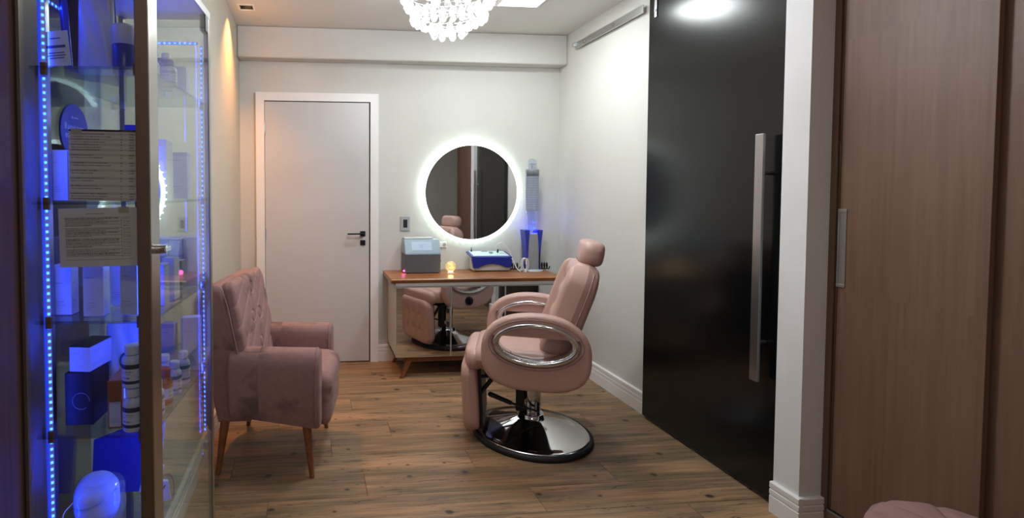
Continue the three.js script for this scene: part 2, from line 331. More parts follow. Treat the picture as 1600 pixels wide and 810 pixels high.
// white trolley table behind the camera (seen in the mirrors)
{
  const t = thing('side_table', 'white side table reflected in the round mirror', 'table', [2.45, 0, 0.75]);
  put('tabletop', rb(0.7, 0.03, 0.4, 0.005, 0, 0.625, 0), M.white, t);
  for (const x of [-0.32, 0.32]) for (const z of [-0.17, 0.17]) put('leg', rb(0.03, 0.61, 0.03, 0.004, x, 0.305, z), M.white, t);
  put('lower_shelf', rb(0.64, 0.02, 0.36, 0.004, 0, 0.25, 0), M.white, t);
  const where = ['leftmost', 'second', 'middle', 'fourth', 'rightmost'];
  for (let i = 0; i < 5; i++) {
    const h = [0.1, 0.16, 0.07, 0.12, 0.09][i], j = thing('cosmetic_jar', 'white cosmetic jar on the reflected side table, ' + where[i] + ' one in the mirror', 'jar', [2.2 + i * 0.12, 0.64, 0.72], 0, 'jars on the reflected side table');
    put('jar_body', lathe([[0, 0], [0.03, 0], [0.032, 0.01], [0.032, h - 0.03], [0.02, h - 0.02], [0, h - 0.02]], 20), M.white, j); put('jar_lid', cyl(0.022, 0.022, 0.022, 0, h - 0.01, 0, 20), M.darkMetal, j);
  }
}

// ---------------------------------------------------------------- fittings
// ceiling panel, plus two unseen ones added to brighten the near end
for (const [label, x, z, c, e] of [['square white LED ceiling panel right of the chandelier', 1.39, -3.34, 0xf4fbff, 2.5], ['added unseen square LED ceiling panel above the wardrobe end of the room', 0.95, -0.3, 0xfff6ee, 2], ['added unseen square LED ceiling panel just behind the camera', 0.1, 0.7, 0xfff2e6, 2]]) {
  const p = thing('ceiling_panel_light', label, 'ceiling light', [x, CEIL, z]);
  put('frame', [rb(0.3, 0.012, 0.012, 0.002, 0, -0.006, 0.144), rb(0.3, 0.012, 0.012, 0.002, 0, -0.006, -0.144), rb(0.012, 0.012, 0.276, 0.002, 0.144, -0.006, 0), rb(0.012, 0.012, 0.276, 0.002, -0.144, -0.006, 0)], M.white, p);
  put('diffuser', bx(0.276, 0.006, 0.276, 0, -0.008, 0), std({ color: 0xffffff, emissive: c, emissiveIntensity: e, roughness: 0.6 }), p);
}
// recessed spot
{
  const p = thing('recessed_spotlight', 'square recessed ceiling spotlight with warm bulb near left wall', 'spotlight', [-0.45, CEIL, -3.70]);
  const r = 0.044;
  put('trim_frame', [rb(0.116, 0.006, 0.014, 0.001, 0, -0.002, 0.051), rb(0.116, 0.006, 0.014, 0.001, 0, -0.002, -0.051), rb(0.014, 0.006, 0.09, 0.001, 0.051, -0.002, 0), rb(0.014, 0.006, 0.09, 0.001, -0.051, -0.002, 0)], M.white, p);
  put('baffle', [bx(0.002, 0.08, 2 * r, r, 0.04, 0), bx(0.002, 0.08, 2 * r, -r, 0.04, 0), bx(2 * r, 0.08, 0.002, 0, 0.04, r), bx(2 * r, 0.08, 0.002, 0, 0.04, -r), bx(2 * r, 0.002, 2 * r, 0, 0.08, 0)], M.black, p);
  put('bulb', lathe([[0, 0.03], [0.02, 0.032], [0.028, 0.04], [0.02, 0.07], [0, 0.072]], 24), std({ color: 0xffffff, emissive: 0xffc890, emissiveIntensity: 6 }), p);
  const l = new THREE.SpotLight(LIGHT.spot[0], LIGHT.spot[1], 0, 0.8, 1, 2); l.position.set(-0.45, CEIL + 0.026, -3.70); l.target.position.set(-0.62, 0, -3.64); l.shadow.radius = 1.0; scene.add(l, l.target);
}
// crystal chandelier
{
  const C = [0.652, 0, -2.475], p = thing('crystal_chandelier', 'round crystal chandelier of clear faceted drops glowing white', 'chandelier', [C[0], CEIL, C[2]]);
  put('ceiling_plate', lathe([[0, 0], [0.16, 0], [0.16, -0.02], [0.15, -0.03], [0, -0.03]], 40), M.chrome, p);
  put('stem', cyl(0.012, 0.012, 0.2, 0, -0.13, 0, 16), M.chrome, p);
  const R = 0.222, cy = -0.288;
  const facet = (pts, n) => { const g = lathe(pts, n).toNonIndexed(); g.computeVertexNormals(); return g; };
  const drop = facet([[0, -0.030], [0.009, -0.026], [0.0185, -0.012], [0.016, 0.002], [0.006, 0.022], [0, 0.028]], 7);
  const bead = facet([[0, -0.016], [0.012, -0.01], [0.0165, 0], [0.012, 0.01], [0, 0.016]], 8);
  const crystal = phy({ color: 0xffffff, transmission: 0.84, roughness: 0.03, ior: 1.7, thickness: 0, specularIntensity: 1 });
  const rings = [];
  const rows = [[78, 22], [62, 24], [47, 26], [33, 28], [19, 28], [5, 28], [-10, 28], [-25, 26], [-40, 22], [-55, 16], [-70, 9], [-84, 4]].slice(3);
  rows.forEach(([el, n], k) => {
    const a = el * D2R, r = R * Math.cos(a), y = cy + R * Math.sin(a);
    rings.push(at(new THREE.TorusGeometry(r - 0.012, 0.0022, 6, 48).rotateX(Math.PI / 2), 0, y + 0.012, 0));
    for (let i = 0; i < n; i++) {
      const t = ((i + (k % 2) / 2) / n) * Math.PI * 2;
      put('crystal', k % 2 ? drop : bead, crystal, p, [r * Math.cos(t), y - (k % 2 ? 0.006 : 0), r * Math.sin(t)], [0, -t + k, 0]);
    }
  });
  for (let i = 0; i < 4; i++) { const t = i * Math.PI / 2; rings.push(tube([[0, cy + 0.2, 0], [0.14 * Math.cos(t), cy + 0.16, 0.14 * Math.sin(t)], [0.205 * Math.cos(t), cy, 0.205 * Math.sin(t)], [0.13 * Math.cos(t), cy - 0.16, 0.13 * Math.sin(t)], [0, cy - 0.2, 0]], 0.0025, 24, false, 6)); }
  put('wire_frame', rings, M.chrome, p);
  const glow = std({ color: 0xffffff, emissive: 0xf2f8ff, emissiveIntensity: 9 });
  for (let i = 0; i < 6; i++) {
    const t = (i / 6) * Math.PI * 2, x = 0.09 * Math.cos(t), z = 0.09 * Math.sin(t), y = cy + (i % 2 ? 0.03 : -0.05);
    const b = put('bulb', at(new THREE.SphereGeometry(0.022, 16, 12).scale(1, 1.25, 1), x, y, z), glow, p);
    put('bulb_socket', cyl(0.012, 0.012, 0.04, x, y + 0.045, z, 12), M.chrome, b);
    const l = new THREE.PointLight(LIGHT.chandelier[0], LIGHT.chandelier[1], 0, 2); l.position.set(C[0] + x, CEIL + y, C[2] + z); scene.add(l);
  }
}
// round mirror with glowing rim
{
  const X = 1.305, Y = 1.39, p = thing('round_wall_mirror', 'round wall mirror with glowing white LED rim above sideboard', 'mirror', [X, Y, ZB]);
  const r0 = 0.388, r1 = 0.422;
  put('back_tray', at(cyl(0.36, 0.36, 0.026, 0, 0, 0, 64).rotateX(Math.PI / 2), 0, 0, 0.013), M.white, p);
  put('mirror_glass', at(cyl(r0, r0, 0.006, 0, 0, 0, 96).rotateX(Math.PI / 2), 0, 0, 0.037), M.mirror, p);
  put('led_rim', lathe([[r0 + 0.0005, 0.028], [r1 - 0.006, 0.026], [r1, 0.028], [r1, 0.036], [r1 - 0.004, 0.0395], [r0 + 0.0005, 0.04], [r0 + 0.0005, 0.028]], 96).rotateX(Math.PI / 2), std({ color: 0xffffff, emissive: 0xeefff8, emissiveIntensity: 2.6, roughness: 0.5 }), p);
  for (let i = 0; i < 48; i++) {   // the rim's light, thrown outwards along the wall
    const t = (i / 48) * Math.PI * 2, x = Math.cos(t), y = Math.sin(t);
    rectLight(...LIGHT.ring, 0.056, 0.014, [X + (r1 + 0.004) * x, Y + (r1 + 0.004) * y, ZB + 0.034], [X + x, Y + y, ZB + 0.034]);
  }
}
// switch plate and outlet
{
  const s = thing('wall_switch', 'grey wall switch plate with dark rocker below round mirror', 'switch', [0.757, 1.135, ZB]);
  put('plate', rb(0.082, 0.122, 0.012, 0.006, 0, 0, 0.006), std({ color: 0xa7a9ac, roughness: 0.35 }), s);
  put('rocker', rb(0.034, 0.066, 0.008, 0.002, 0, 0, 0.012), std({ color: 0x22242a, roughness: 0.4 }), s);
  const o = thing('wall_outlet', 'small white wall outlet right of the grey device', 'outlet', [1.075, 0.958, ZB]);
  put('plate', rb(0.06, 0.05, 0.012, 0.005, 0, 0, 0.006), M.white, o);
  put('socket', cyl(0.014, 0.014, 0.004, 0, 0, 0, 20).rotateX(Math.PI / 2).translate(0.01, 0, 0.012), std({ color: 0x9a9a98, roughness: 0.5 }), o);
}

// ---------------------------------------------------------------- sideboard and what stands on it
const TOP = 0.75;
{
  const s = thing('sideboard', 'sideboard with honey wood top, mirrored doors and splayed legs', 'sideboard', [1.24, 0, -3.99]);
  const hw = 0.63, f = 0.19, bk = -0.22;   // half width, front, back in local z
  const topGeo = (() => { const sh = poly([[bk - 0.015, 0.752], [f + 0.02, 0.752], [f + 0.026, 0.746], [f + 0.004, 0.718], [bk - 0.015, 0.718]].map(([z, y]) => [-z, y - 0.002])); const g = new THREE.ExtrudeGeometry(sh, { depth: 1.33, bevelEnabled: false }); g.rotateY(Math.PI / 2).translate(-0.665, 0, 0); return g; })();
  { const p = topGeo.attributes.position, uv = topGeo.attributes.uv; for (let i = 0; i < p.count; i++) uv.setXY(i, p.getX(i) * 0.9, (p.getZ(i) + p.getY(i)) * 2.6); }
  put('tabletop', topGeo, M.honey, s);
  const lac = std({ color: 0xb9b6b0, roughness: 0.35 });
  put('carcass', [span(-hw, -hw + 0.018, 0.155, 0.716, bk, f - 0.016), span(hw - 0.018, hw, 0.155, 0.716, bk, f - 0.016), span(-hw, hw, 0.698, 0.716, bk, f - 0.016), span(-hw, hw, 0.155, 0.17, bk, f - 0.016), span(-hw, hw, 0.16, 0.7, bk, bk + 0.01)], lac, s);
  put('top_rail', rb(2 * hw, 0.028, 0.02, 0.002, 0, 0.704, f - 0.006), lac, s);
  const dw = (2 * hw) / 3;
  for (let i = 0; i < 3; i++) {
    const x = -hw + dw * (i + 0.5), d = put('door', rb(dw - 0.004, 0.53, 0.014, 0.001, x, 0.422, f - 0.008), lac, s);
    put('mirror_panel', rb(dw - 0.009, 0.524, 0.005, 0.0015, x, 0.422, f + 0.0015), M.mirror, d);
  }
  put('base_rail', [rb(1.12, 0.045, 0.03, 0.003, 0, 0.132, f - 0.06), rb(1.12, 0.045, 0.03, 0.003, 0, 0.132, bk + 0.07)], M.legWood, s);
  for (const [sx, sz] of [[-1, 1], [1, 1], [-1, -1], [1, -1]]) {
    const z0 = sz > 0 ? f - 0.055 : bk + 0.065, z1 = sz > 0 ? f - 0.01 : bk + 0.03;
    const g = new THREE.CylinderGeometry(0.030, 0.017, 0.165, 4, 1).rotateY(Math.PI / 4).toNonIndexed(); g.computeVertexNormals();
    const p = g.attributes.position; for (let i = 0; i < p.count; i++) { const t = 0.5 - p.getY(i) / 0.165; p.setX(i, p.getX(i) + sx * (0.50 + 0.085 * t)); p.setZ(i, p.getZ(i) + z0 + (z1 - z0) * t); p.setY(i, p.getY(i) + 0.0825); }
    put('leg', g, M.legWood, s);
  }
}
// grey device with screen
{
  const d = thing('skin_device', 'grey countertop treatment device with sloped screen on left of sideboard', 'device', [0.868, TOP, -4.035], 0.02);
  const w = 0.285;
  const grey = std({ color: 0x55575c, roughness: 0.45 }), shell = std({ color: 0x8fa3b2, roughness: 0.3 }), pale = std({ color: 0xc9cdcb, roughness: 0.4 });
  const flip = (pts) => poly(pts.map(([z, y]) => [-z, y]));
  put('housing', extrude(flip([[0.0, 0.006], [0.004, 0.15], [-0.01, 0.16], [-0.155, 0.16], [-0.16, 0.006]]), w, 0.006).rotateY(Math.PI / 2).translate(-w / 2, 0, 0), grey, d);
  const hood = put('hood', extrude(flip([[0.004, 0.152], [0.0, 0.164], [-0.055, 0.262], [-0.068, 0.266], [-0.155, 0.266], [-0.16, 0.152]]), w + 0.002, 0.007).rotateY(Math.PI / 2).translate(-w / 2 - 0.001, 0, 0), shell, d);
  const tilt = -Math.atan2(0.055, 0.098);
  put('screen', rb(0.165, 0.076, 0.003, 0.001), std({ color: 0xa7b8c8, emissive: 0x9fb4c8, emissiveIntensity: 0.25, roughness: 0.2, map: canvasTex(256, 128, (c, W, H) => { c.fillStyle = '#eef3f8'; c.fillRect(0, 0, W, H); c.fillStyle = '#9fb0c4'; c.fillRect(96, 46, 66, 5); c.fillRect(104, 62, 48, 5); c.fillRect(110, 78, 38, 5); }) }), hood, [-0.008, 0.214, -0.0265], [tilt, 0, 0]);
  put('lid', rb(0.235, 0.014, 0.085, 0.006, -0.02, 0.272, -0.112), pale, d);
  put('side_knob', cyl(0.007, 0.007, 0.016, 0, 0, 0, 12).rotateZ(Math.PI / 2).translate(w / 2 + 0.006, 0.09, -0.05), M.black, d);
  put('foot', [cyl(0.012, 0.012, 0.008, -0.12, 0.004, -0.02, 12), cyl(0.012, 0.012, 0.008, 0.12, 0.004, -0.02, 12), cyl(0.012, 0.012, 0.008, -0.12, 0.004, -0.14, 12), cyl(0.012, 0.012, 0.008, 0.12, 0.004, -0.14, 12)], M.rubber, d);
  put('indicator_light', at(new THREE.SphereGeometry(0.007, 12, 8), -w / 2 - 0.008, 0.02, -0.02), std({ color: 0xff80d0, emissive: 0xff5fc0, emissiveIntensity: 4 }), d).userData.label = 'small glowing magenta light';
  const il = new THREE.PointLight(0xff5fc0, 0.004, 0, 2); il.position.set(0.868 - w / 2 - 0.008, TOP + 0.02, -4.055); scene.add(il);
}
// glass ball lamp
{
  const b = thing('glass_ball_lamp', 'small clear glass ball lamp with golden glow on sideboard', 'lamp', [1.081, TOP, -4.0]);
  put('stand', lathe([[0, 0], [0.03, 0], [0.032, 0.004], [0.026, 0.014], [0.018, 0.017], [0, 0.017]], 32), phy({ color: 0xfff6e0, roughness: 0.2, transmission: 0.4, thickness: 0 }), b);
  put('globe', at(new THREE.SphereGeometry(0.043, 32, 24), 0, 0.058, 0), phy({ color: 0xfff2dc, transmission: 0.82, roughness: 0.04, ior: 1.5, thickness: 0 }), b);
  const pts = []; for (let i = 0; i < 40; i++) { const t = i * 0.75; pts.push([0.024 * Math.cos(t) * Math.sin(i * 0.3), 0.064 + 0.022 * Math.sin(i * 0.47), 0.024 * Math.sin(t) * Math.cos(i * 0.21)]); }
  put('gold_wire', tube(pts, 0.0018, 160, false, 6), std({ color: 0xd8a85c, emissive: 0xffc878, emissiveIntensity: 1.2, roughness: 0.3 }), b);
  const gl = put('glow_disc', cyl(0.018, 0.018, 0.002, 0, 0.0185, 0, 24), std({ color: 0xffffff, emissive: 0xfff2c8, emissiveIntensity: 6 }), b);
  gl.userData.label = 'bright white light at the foot';
  const l = new THREE.PointLight(0xffe9b8, 0.02, 0, 2); l.position.set(1.081, TOP + 0.03, -4.0); scene.add(l);
}
// blue and white electrotherapy unit
{
  const d = thing('facial_machine', 'blue and white facial machine with knobs in middle of sideboard', 'device', [1.437, TOP, -4.085], -0.03);
  const w = 0.335, cream = std({ color: 0xcfcfca, roughness: 0.4 }), blue = std({ color: 0x1e2a86, roughness: 0.28 }), face = std({ color: 0xc4dde2, roughness: 0.25 });
  put('body', rb(w - 0.03, 0.11, 0.12, 0.008, 0.006, 0.061, -0.055), cream, d);
  const sh = new THREE.Shape(); sh.moveTo(-w / 2, 0.13); sh.lineTo(-w / 2 + 0.004, 0.095); sh.lineTo(-w / 2 + 0.018, 0.03); sh.lineTo(-w / 2 + 0.055, 0.03); sh.quadraticCurveTo(0, 0.095, w / 2 - 0.05, 0.035); sh.lineTo(w / 2 - 0.008, 0.035); sh.lineTo(w / 2, 0.09); sh.quadraticCurveTo(w / 2 - 0.002, 0.11, w / 2 - 0.03, 0.118); sh.lineTo(-w / 2 + 0.03, 0.122); sh.closePath();
  put('front_fascia', extrude(sh, 0.03, 0.004).translate(0, 0, -0.002), blue, d);
  put('rim', extrude(poly([[-w / 2, 0], [w / 2, 0], [w / 2 - 0.01, 0.135], [-w / 2 - 0.008, 0.14]]), 0.014, 0.005).rotateX(-Math.PI / 2 + 0.22).translate(0, 0.108, 0.02), blue, d);
  const top = put('control_panel', extrude(poly([[-w / 2 + 0.022, 0.012], [w / 2 - 0.02, 0.012], [w / 2 - 0.035, 0.122], [-w / 2 + 0.012, 0.128]]), 0.01, 0.003).rotateX(-Math.PI / 2 + 0.22).translate(0, 0.118, 0.02), face, d);
  const on = (x, t) => [x, 0.128 + t * Math.sin(0.22), 0.02 - t * Math.cos(0.22)];
  put('knob', cyl(0.017, 0.018, 0.014, 0, 0, 0, 20), std({ color: 0x8d979c, metalness: 0.6, roughness: 0.3 }), top, on(0.015, 0.075), [0.22, 0, 0]);
  put('jack', cyl(0.006, 0.008, 0.03, 0, 0.012, 0, 12), M.black, top, on(0.075, 0.085), [0.22, 0, 0]);
  put('display', rb(0.05, 0.003, 0.012, 0.001), M.black, top, on(-0.03, 0.11), [0.22, 0, 0]);
  for (let i = 0; i < 3; i++) put('button', cyl(0.004, 0.004, 0.005, 0, 0, 0, 10), std({ color: 0x2f6f74, roughness: 0.4 }), top, on(0.09 + i * 0.013, 0.06), [0.22, 0, 0]);
  put('antenna', lathe([[0, 0], [0.006, 0.002], [0.007, 0.03], [0.003, 0.036], [0.0022, 0.058], [0, 0.06]], 12), M.black, d, [-0.137, 0.13, -0.09]);
  put('foot', [bx(w - 0.06, 0.008, 0.1, 0.006, 0.004, -0.055)], M.rubber, d);
}
// tall oxygen tower
{
  const d = thing('ozone_tower', 'tall clear column device with blue body on right of sideboard', 'device', [1.785, TOP, -4.11]);
  const blue = std({ color: 0x25309a, roughness: 0.22 }), silver = std({ color: 0x9ba0a8, metalness: 0.5, roughness: 0.35 });
  put('base_plate', lathe([[0, 0], [0.094, 0], [0.096, 0.004], [0.09, 0.009], [0.06, 0.016], [0, 0.016]], 48), std({ color: 0xb8c2c8, roughness: 0.25 }), d);
  const side = (s) => { const sh = new THREE.Shape(); sh.moveTo(s * 0.042, 0.014); sh.lineTo(s * 0.058, 0.014); sh.quadraticCurveTo(s * 0.056, 0.18, s * 0.078, 0.335); sh.lineTo(s * 0.03, 0.335); sh.quadraticCurveTo(s * 0.05, 0.24, s * 0.042, 0.014); return extrude(sh, 0.1, 0.005).translate(0, 0, -0.05); };
  put('side_shell', side(-1), blue, d); put('side_shell', side(1), blue, d);
  put('front_column', extrude((() => { const sh = new THREE.Shape(); sh.moveTo(-0.046, 0.012); sh.lineTo(0.046, 0.012); sh.quadraticCurveTo(0.05, 0.2, 0.034, 0.31); sh.lineTo(-0.034, 0.31); sh.quadraticCurveTo(-0.05, 0.2, -0.046, 0.012); return sh; })(), 0.1, 0.012).translate(0, 0, -0.045), silver, d);
  put('emblem', at(new THREE.TorusGeometry(0.016, 0.0015, 6, 24).scale(1.3, 0.8, 1), 0, 0.165, 0.056), M.steel, d);
  put('side_meter', rb(0.008, 0.12, 0.006, 0.002, 0.047, 0.09, 0.052), M.black, d);
  const clear = phy({ color: 0xe4eaf2, transmission: 0.9, roughness: 0.04, ior: 1.45, thickness: 0 });
  put('lower_jar', lathe([[0.043, 0.325], [0.045, 0.34], [0.045, 0.50]], 40), clear, d);
  const up = put('upper_cylinder', lathe([[0.045, 0.49], [0.053, 0.495], [0.053, 0.78], [0.05, 0.785], [0, 0.785]], 40), phy({ color: 0xc9d0dc, transmission: 0.65, roughness: 0.12, ior: 1.45, thickness: 0 }), d);
  put('top_collar', lathe([[0.0, 0.775], [0.056, 0.775], [0.056, 0.822], [0.05, 0.83], [0, 0.83]], 40), phy({ color: 0x99a0aa, transmission: 0.3, roughness: 0.15, thickness: 0 }), d);
  for (let i = 0; i < 14; i++) put('ring_mark', at(new THREE.TorusGeometry(0.0535, 0.0012, 5, 40).rotateX(Math.PI / 2), 0, 0.515 + i * 0.019, 0), std({ color: 0x8e96a4, roughness: 0.4 }), up);
  const dome = put('glass_dome', lathe([[0.036, 0.828], [0.036, 0.88], [0.032, 0.9], [0.018, 0.914], [0, 0.918]], 32), clear, d);
  put('dome_valve', [cyl(0.03, 0.03, 0.005, 0, 0.872, 0, 24), cyl(0.004, 0.004, 0.05, 0, 0.85, 0, 10)], M.steel, dome);
  const led = put('blue_led', [at(new THREE.SphereGeometry(0.011, 12, 10), 0.004, 0.345, 0.03), at(new THREE.SphereGeometry(0.008, 12, 10), 0.006, 0.395, 0.02)], std({ color: 0x4050ff, emissive: 0x2030ff, emissiveIntensity: 9 }), d);
  led.userData.label = 'glowing blue lights in the jar';
  const l = new THREE.PointLight(0x2a3cff, 0.05, 0, 2); l.position.set(1.789, TOP + 0.345, -4.08); scene.add(l);
}
// cords
{
  const coil = (x0, x1, z, n) => { const pts = []; for (let i = 0; i <= n * 10; i++) { const t = i / 10 * Math.PI * 2, u = i / (n * 10); pts.push([x0 + (x1 - x0) * u, TOP + 0.03 + 0.025 * Math.sin(t), z + 0.02 * Math.cos(t)]); } return tube(pts, 0.0045, n * 24, false, 7); };
  tag(put('coiled_cord', coil(1.615, 1.70, -4.15, 4), M.black, scene), 'black coiled cord left of the tall clear column', 'cord');
  tag(put('coiled_cord', coil(1.87, 1.955, -4.15, 4), M.black, scene), 'black coiled cord right of the tall clear column', 'cord');
  const wh = std({ color: 0xd9d6d4, roughness: 0.4 });
  tag(put('white_hose', tube([[1.512, TOP + 0.165, -4.17], [1.514, TOP + 0.205, -4.165], [1.545, TOP + 0.225, -4.15], [1.59, TOP + 0.19, -4.14], [1.625, TOP + 0.11, -4.12], [1.645, TOP + 0.03, -4.07], [1.655, TOP + 0.006, -4.01]], 0.0042, 60), wh, scene), 'thin white hose arching from the facial machine down', 'hose');
  const loop = []; for (let i = 0; i < 34; i++) { const t = i * 0.42; loop.push([1.69 + 0.022 * Math.cos(t) + i * 0.0005, TOP + 0.062 + 0.05 * Math.sin(t), -4.04 + 0.0006 * i]); }
  tag(put('white_cable', tube([...loop, [1.70, TOP + 0.006, -4.01], [1.67, TOP + 0.006, -3.99]], 0.0042, 160), wh, scene), 'white cable looped in front of the tall clear column', 'cable');
}

// ---------------------------------------------------------------- salon chair
{
  const c = thing('salon_chair', 'pink padded salon chair with oval armrests on round chrome base', 'chair', [1.25, 0, -2.85], Math.PI - 22 * D2R);
  put('rubber_rim', lathe([[0.31, 0.0], [0.328, 0.0], [0.333, 0.008], [0.331, 0.022], [0.32, 0.03], [0.308, 0.03]], 72), M.rubber, c);
  const base = put('base_plate', lathe([[0.317, 0.022], [0.308, 0.032], [0.297, 0.037], [0.283, 0.036], [0.26, 0.042], [0.2, 0.062], [0.13, 0.086], [0.085, 0.104], [0.072, 0.112], [0.07, 0.128], [0.062, 0.134], [0, 0.134]], 96), M.chrome, c);
  base.userData.label = 'polished chrome dome base';
  put('column', lathe([[0, 0.12], [0.052, 0.12], [0.052, 0.30], [0.046, 0.306], [0.038, 0.306], [0.038, 0.38], [0, 0.38]], 40), M.chrome, c);
  put('pump_sleeve', rb(0.05, 0.2, 0.05, 0.008, 0.062, 0.235, -0.005), M.black, c);
  const lv = put('foot_pedal', [rod([-0.03, 0.165, -0.07], [0.12, 0.205, -0.09], 0.006, 0.007), rod([0.11, 0.203, -0.09], [0.225, 0.245, -0.10], 0.012, 0.014), at(new THREE.SphereGeometry(0.0145, 12, 8), 0.225, 0.245, -0.10)], M.black, c);
  lv.userData.label = 'black foot pedal lever';
  put('seat_plate', [rb(0.40, 0.03, 0.40, 0.008, 0.03, 0.393, 0), rb(0.16, 0.03, 0.16, 0.004, 0, 0.372, 0)], M.black, c);
  const flat = (g) => g.rotateX(-Math.PI / 2);
  put('seat', flat(pillow(0.50, 0.50, 0.13, { R: 0.07, m0: 0.72, seg: 30, crown: 0.08 })), M.leather, c, [0.07, 0.478, 0]);
  put('seat_front_roll', pillow(0.47, 0.115, 0.115, { R: 0.055, m0: 0.4, seg: 24 }).rotateY(Math.PI / 2), M.leather, c, [0.31, 0.465, 0]);
  // arms
  const outline = new THREE.Shape(), cy = 0.565;
  for (let i = 0; i <= 96; i++) {
    const t = (i / 96) * Math.PI * 2, C = Math.cos(t), S = Math.sin(t), n = S >= 0 ? 2.25 : 2.9, k = 2 / n;
    const x = 0.272 * Math.sign(C) * Math.abs(C) ** k, y = cy + 0.2 * Math.sign(S) * Math.abs(S) ** k;
    i ? outline.lineTo(x, y) : outline.moveTo(x, y);
  }
  const hy = 0.612, ell = (a, b) => { const p = new THREE.Path(); p.absellipse(0, hy, a, b, 0, Math.PI * 2, false); return p; };
  outline.holes.push(ell(0.214, 0.113));
  const ringS = new THREE.Shape(); ringS.absellipse(0, hy, 0.2155, 0.1145, 0, Math.PI * 2, false); ringS.holes.push(ell(0.18, 0.083));
  const armG = extrude(outline, 0.085, 0.022, 6, 64), ringG = extrude(ringS, 0.092, 0.01, 4, 64);
  const lip = (a, b, r, z) => { const pts = []; for (let i = 0; i < 48; i++) { const t = (i / 48) * Math.PI * 2; pts.push([a * Math.cos(t), hy + b * Math.sin(t), z]); } return tube(pts, r, 120, true, 10); };
  for (const s of [-1, 1]) {
    const z = s < 0 ? -0.335 : 0.25;
    const a = put('armrest', toCreasedNormals(armG.clone().translate(-0.005, 0, z), 0.7), M.leather, c);
    const r = put('chrome_oval', toCreasedNormals(ringG.clone().translate(-0.005, 0, z - 0.004), 0.7), M.chrome, a);
    put('chrome_lip', [lip(0.2, 0.1, 0.013, z - 0.001).translate(-0.005, 0, 0), lip(0.2, 0.1, 0.013, z + 0.086).translate(-0.005, 0, 0)], M.chrome, a);
    put('seam_piping', lip(0.232, 0.129, 0.003, s < 0 ? z : z + 0.085).translate(-0.005, 0, 0), M.leatherSeam, a);
  }
  put('recline_knob', [cyl(0.036, 0.038, 0.02, 0, 0, 0, 32).rotateX(Math.PI / 2).translate(0.02, 0.44, 0.345), rb(0.02, 0.05, 0.02, 0.006, 0.02, 0.44, 0.357)], M.darkMetal, c);
  // backrest, tilted
  const tuft = (cols, rows, depth, sig) => (x, y) => { let z = 0; for (const cx of cols) for (const cyy of rows) { const d2 = (x - cx) ** 2 + (y - cyy) ** 2; z -= depth * Math.exp(-d2 / (sig * sig)) + depth * 0.35 * Math.exp(-((x - cx) ** 2) / 0.0004) * Math.exp(-((y - cyy) ** 2) / 0.006); } return z; };
  const back = new THREE.Group(); back.name = 'backrest'; c.add(back); back.position.set(-0.19, 0.745, 0); back.rotation.z = 19 * D2R;
  const B = (name, g, m, p) => put(name, g, m, back, p);
  const cols = [-0.09, 0, 0.09], rws = [-0.14, 0, 0.14];
  B('back_pad', pillow(0.47, 0.56, 0.145, { R: 0.13, m0: 0.74, n: 2.6, seg: 56, linear: true, disp: (x, y) => tuft(cols, rws, 0.034, 0.032)(x, y) + 0.024 * Math.min(1, Math.max(0, (Math.abs(x) - 0.135) / 0.03)) - 0.014 * Math.exp(-(((Math.abs(x) - 0.138) / 0.009) ** 2)) }).rotateY(Math.PI / 2), M.leather, [0, 0, 0]);
  for (const x of cols) for (const y of rws) B('tuft_button', new THREE.SphereGeometry(0.011, 12, 8).scale(0.5, 1, 1), M.leatherSeam, [0.044, y, -x]);
  B('back_shell', pillow(0.38, 0.48, 0.02, { R: 0.12, m0: 0.9, seg: 20 }).rotateY(Math.PI / 2), M.black, [-0.066, 0, 0]);
  for (const s of [-1, 1]) B('side_piping', tube([[-0.03, -0.26, s * 0.2], [-0.03, 0, s * 0.236], [-0.03, 0.16, s * 0.234], [-0.03, 0.245, s * 0.19]], 0.0035, 30), M.leatherSeam, [0, 0, 0]);
  put('lumbar_pad', pillow(0.40, 0.13, 0.12, { R: 0.03, m0: 0.6, seg: 24 }).rotateY(Math.PI / 2), M.leather, c, [-0.10, 0.60, 0]);
  const hd = put('headrest', pillow(0.27, 0.135, 0.12, { R: 0.055, m0: 0.55, seg: 30 }).rotateY(Math.PI / 2), M.leather, c, [-0.3, 1.062, 0], [0, 0, 0.16]);
  put('headrest_post', [rod([0.01, -0.12, 0.05], [0, 0, 0.05], 0.006, 0.006), rod([0.01, -0.12, -0.05], [0, 0, -0.05], 0.006, 0.006)], M.chrome, hd);
  // leg rest
  const ft = put('leg_rest', pillow(0.45, 0.40, 0.095, { R: 0.075, m0: 0.7, n: 2.6, seg: 48, linear: true, disp: tuft([-0.1, 0, 0.1], [-0.08, 0.05], 0.016, 0.028) }).rotateY(Math.PI / 2), M.leather, c, [0.332, 0.25, 0], [0, 0, -0.05]);
  put('leg_rest_plate', rb(0.02, 0.34, 0.36, 0.006, -0.055, -0.01, 0), M.black, ft);
  put('leg_rest_hinge', [rod([0.18, 0.40, -0.15], [0.29, 0.25, -0.15], 0.012, 0.012), rod([0.18, 0.40, 0.15], [0.29, 0.25, 0.15], 0.012, 0.012), rod([0.20, 0.37, -0.15], [0.28, 0.36, -0.15], 0.009, 0.009), rb(0.012, 0.16, 0.3, 0.003, 0.285, 0.32, 0)], M.black, c);
}

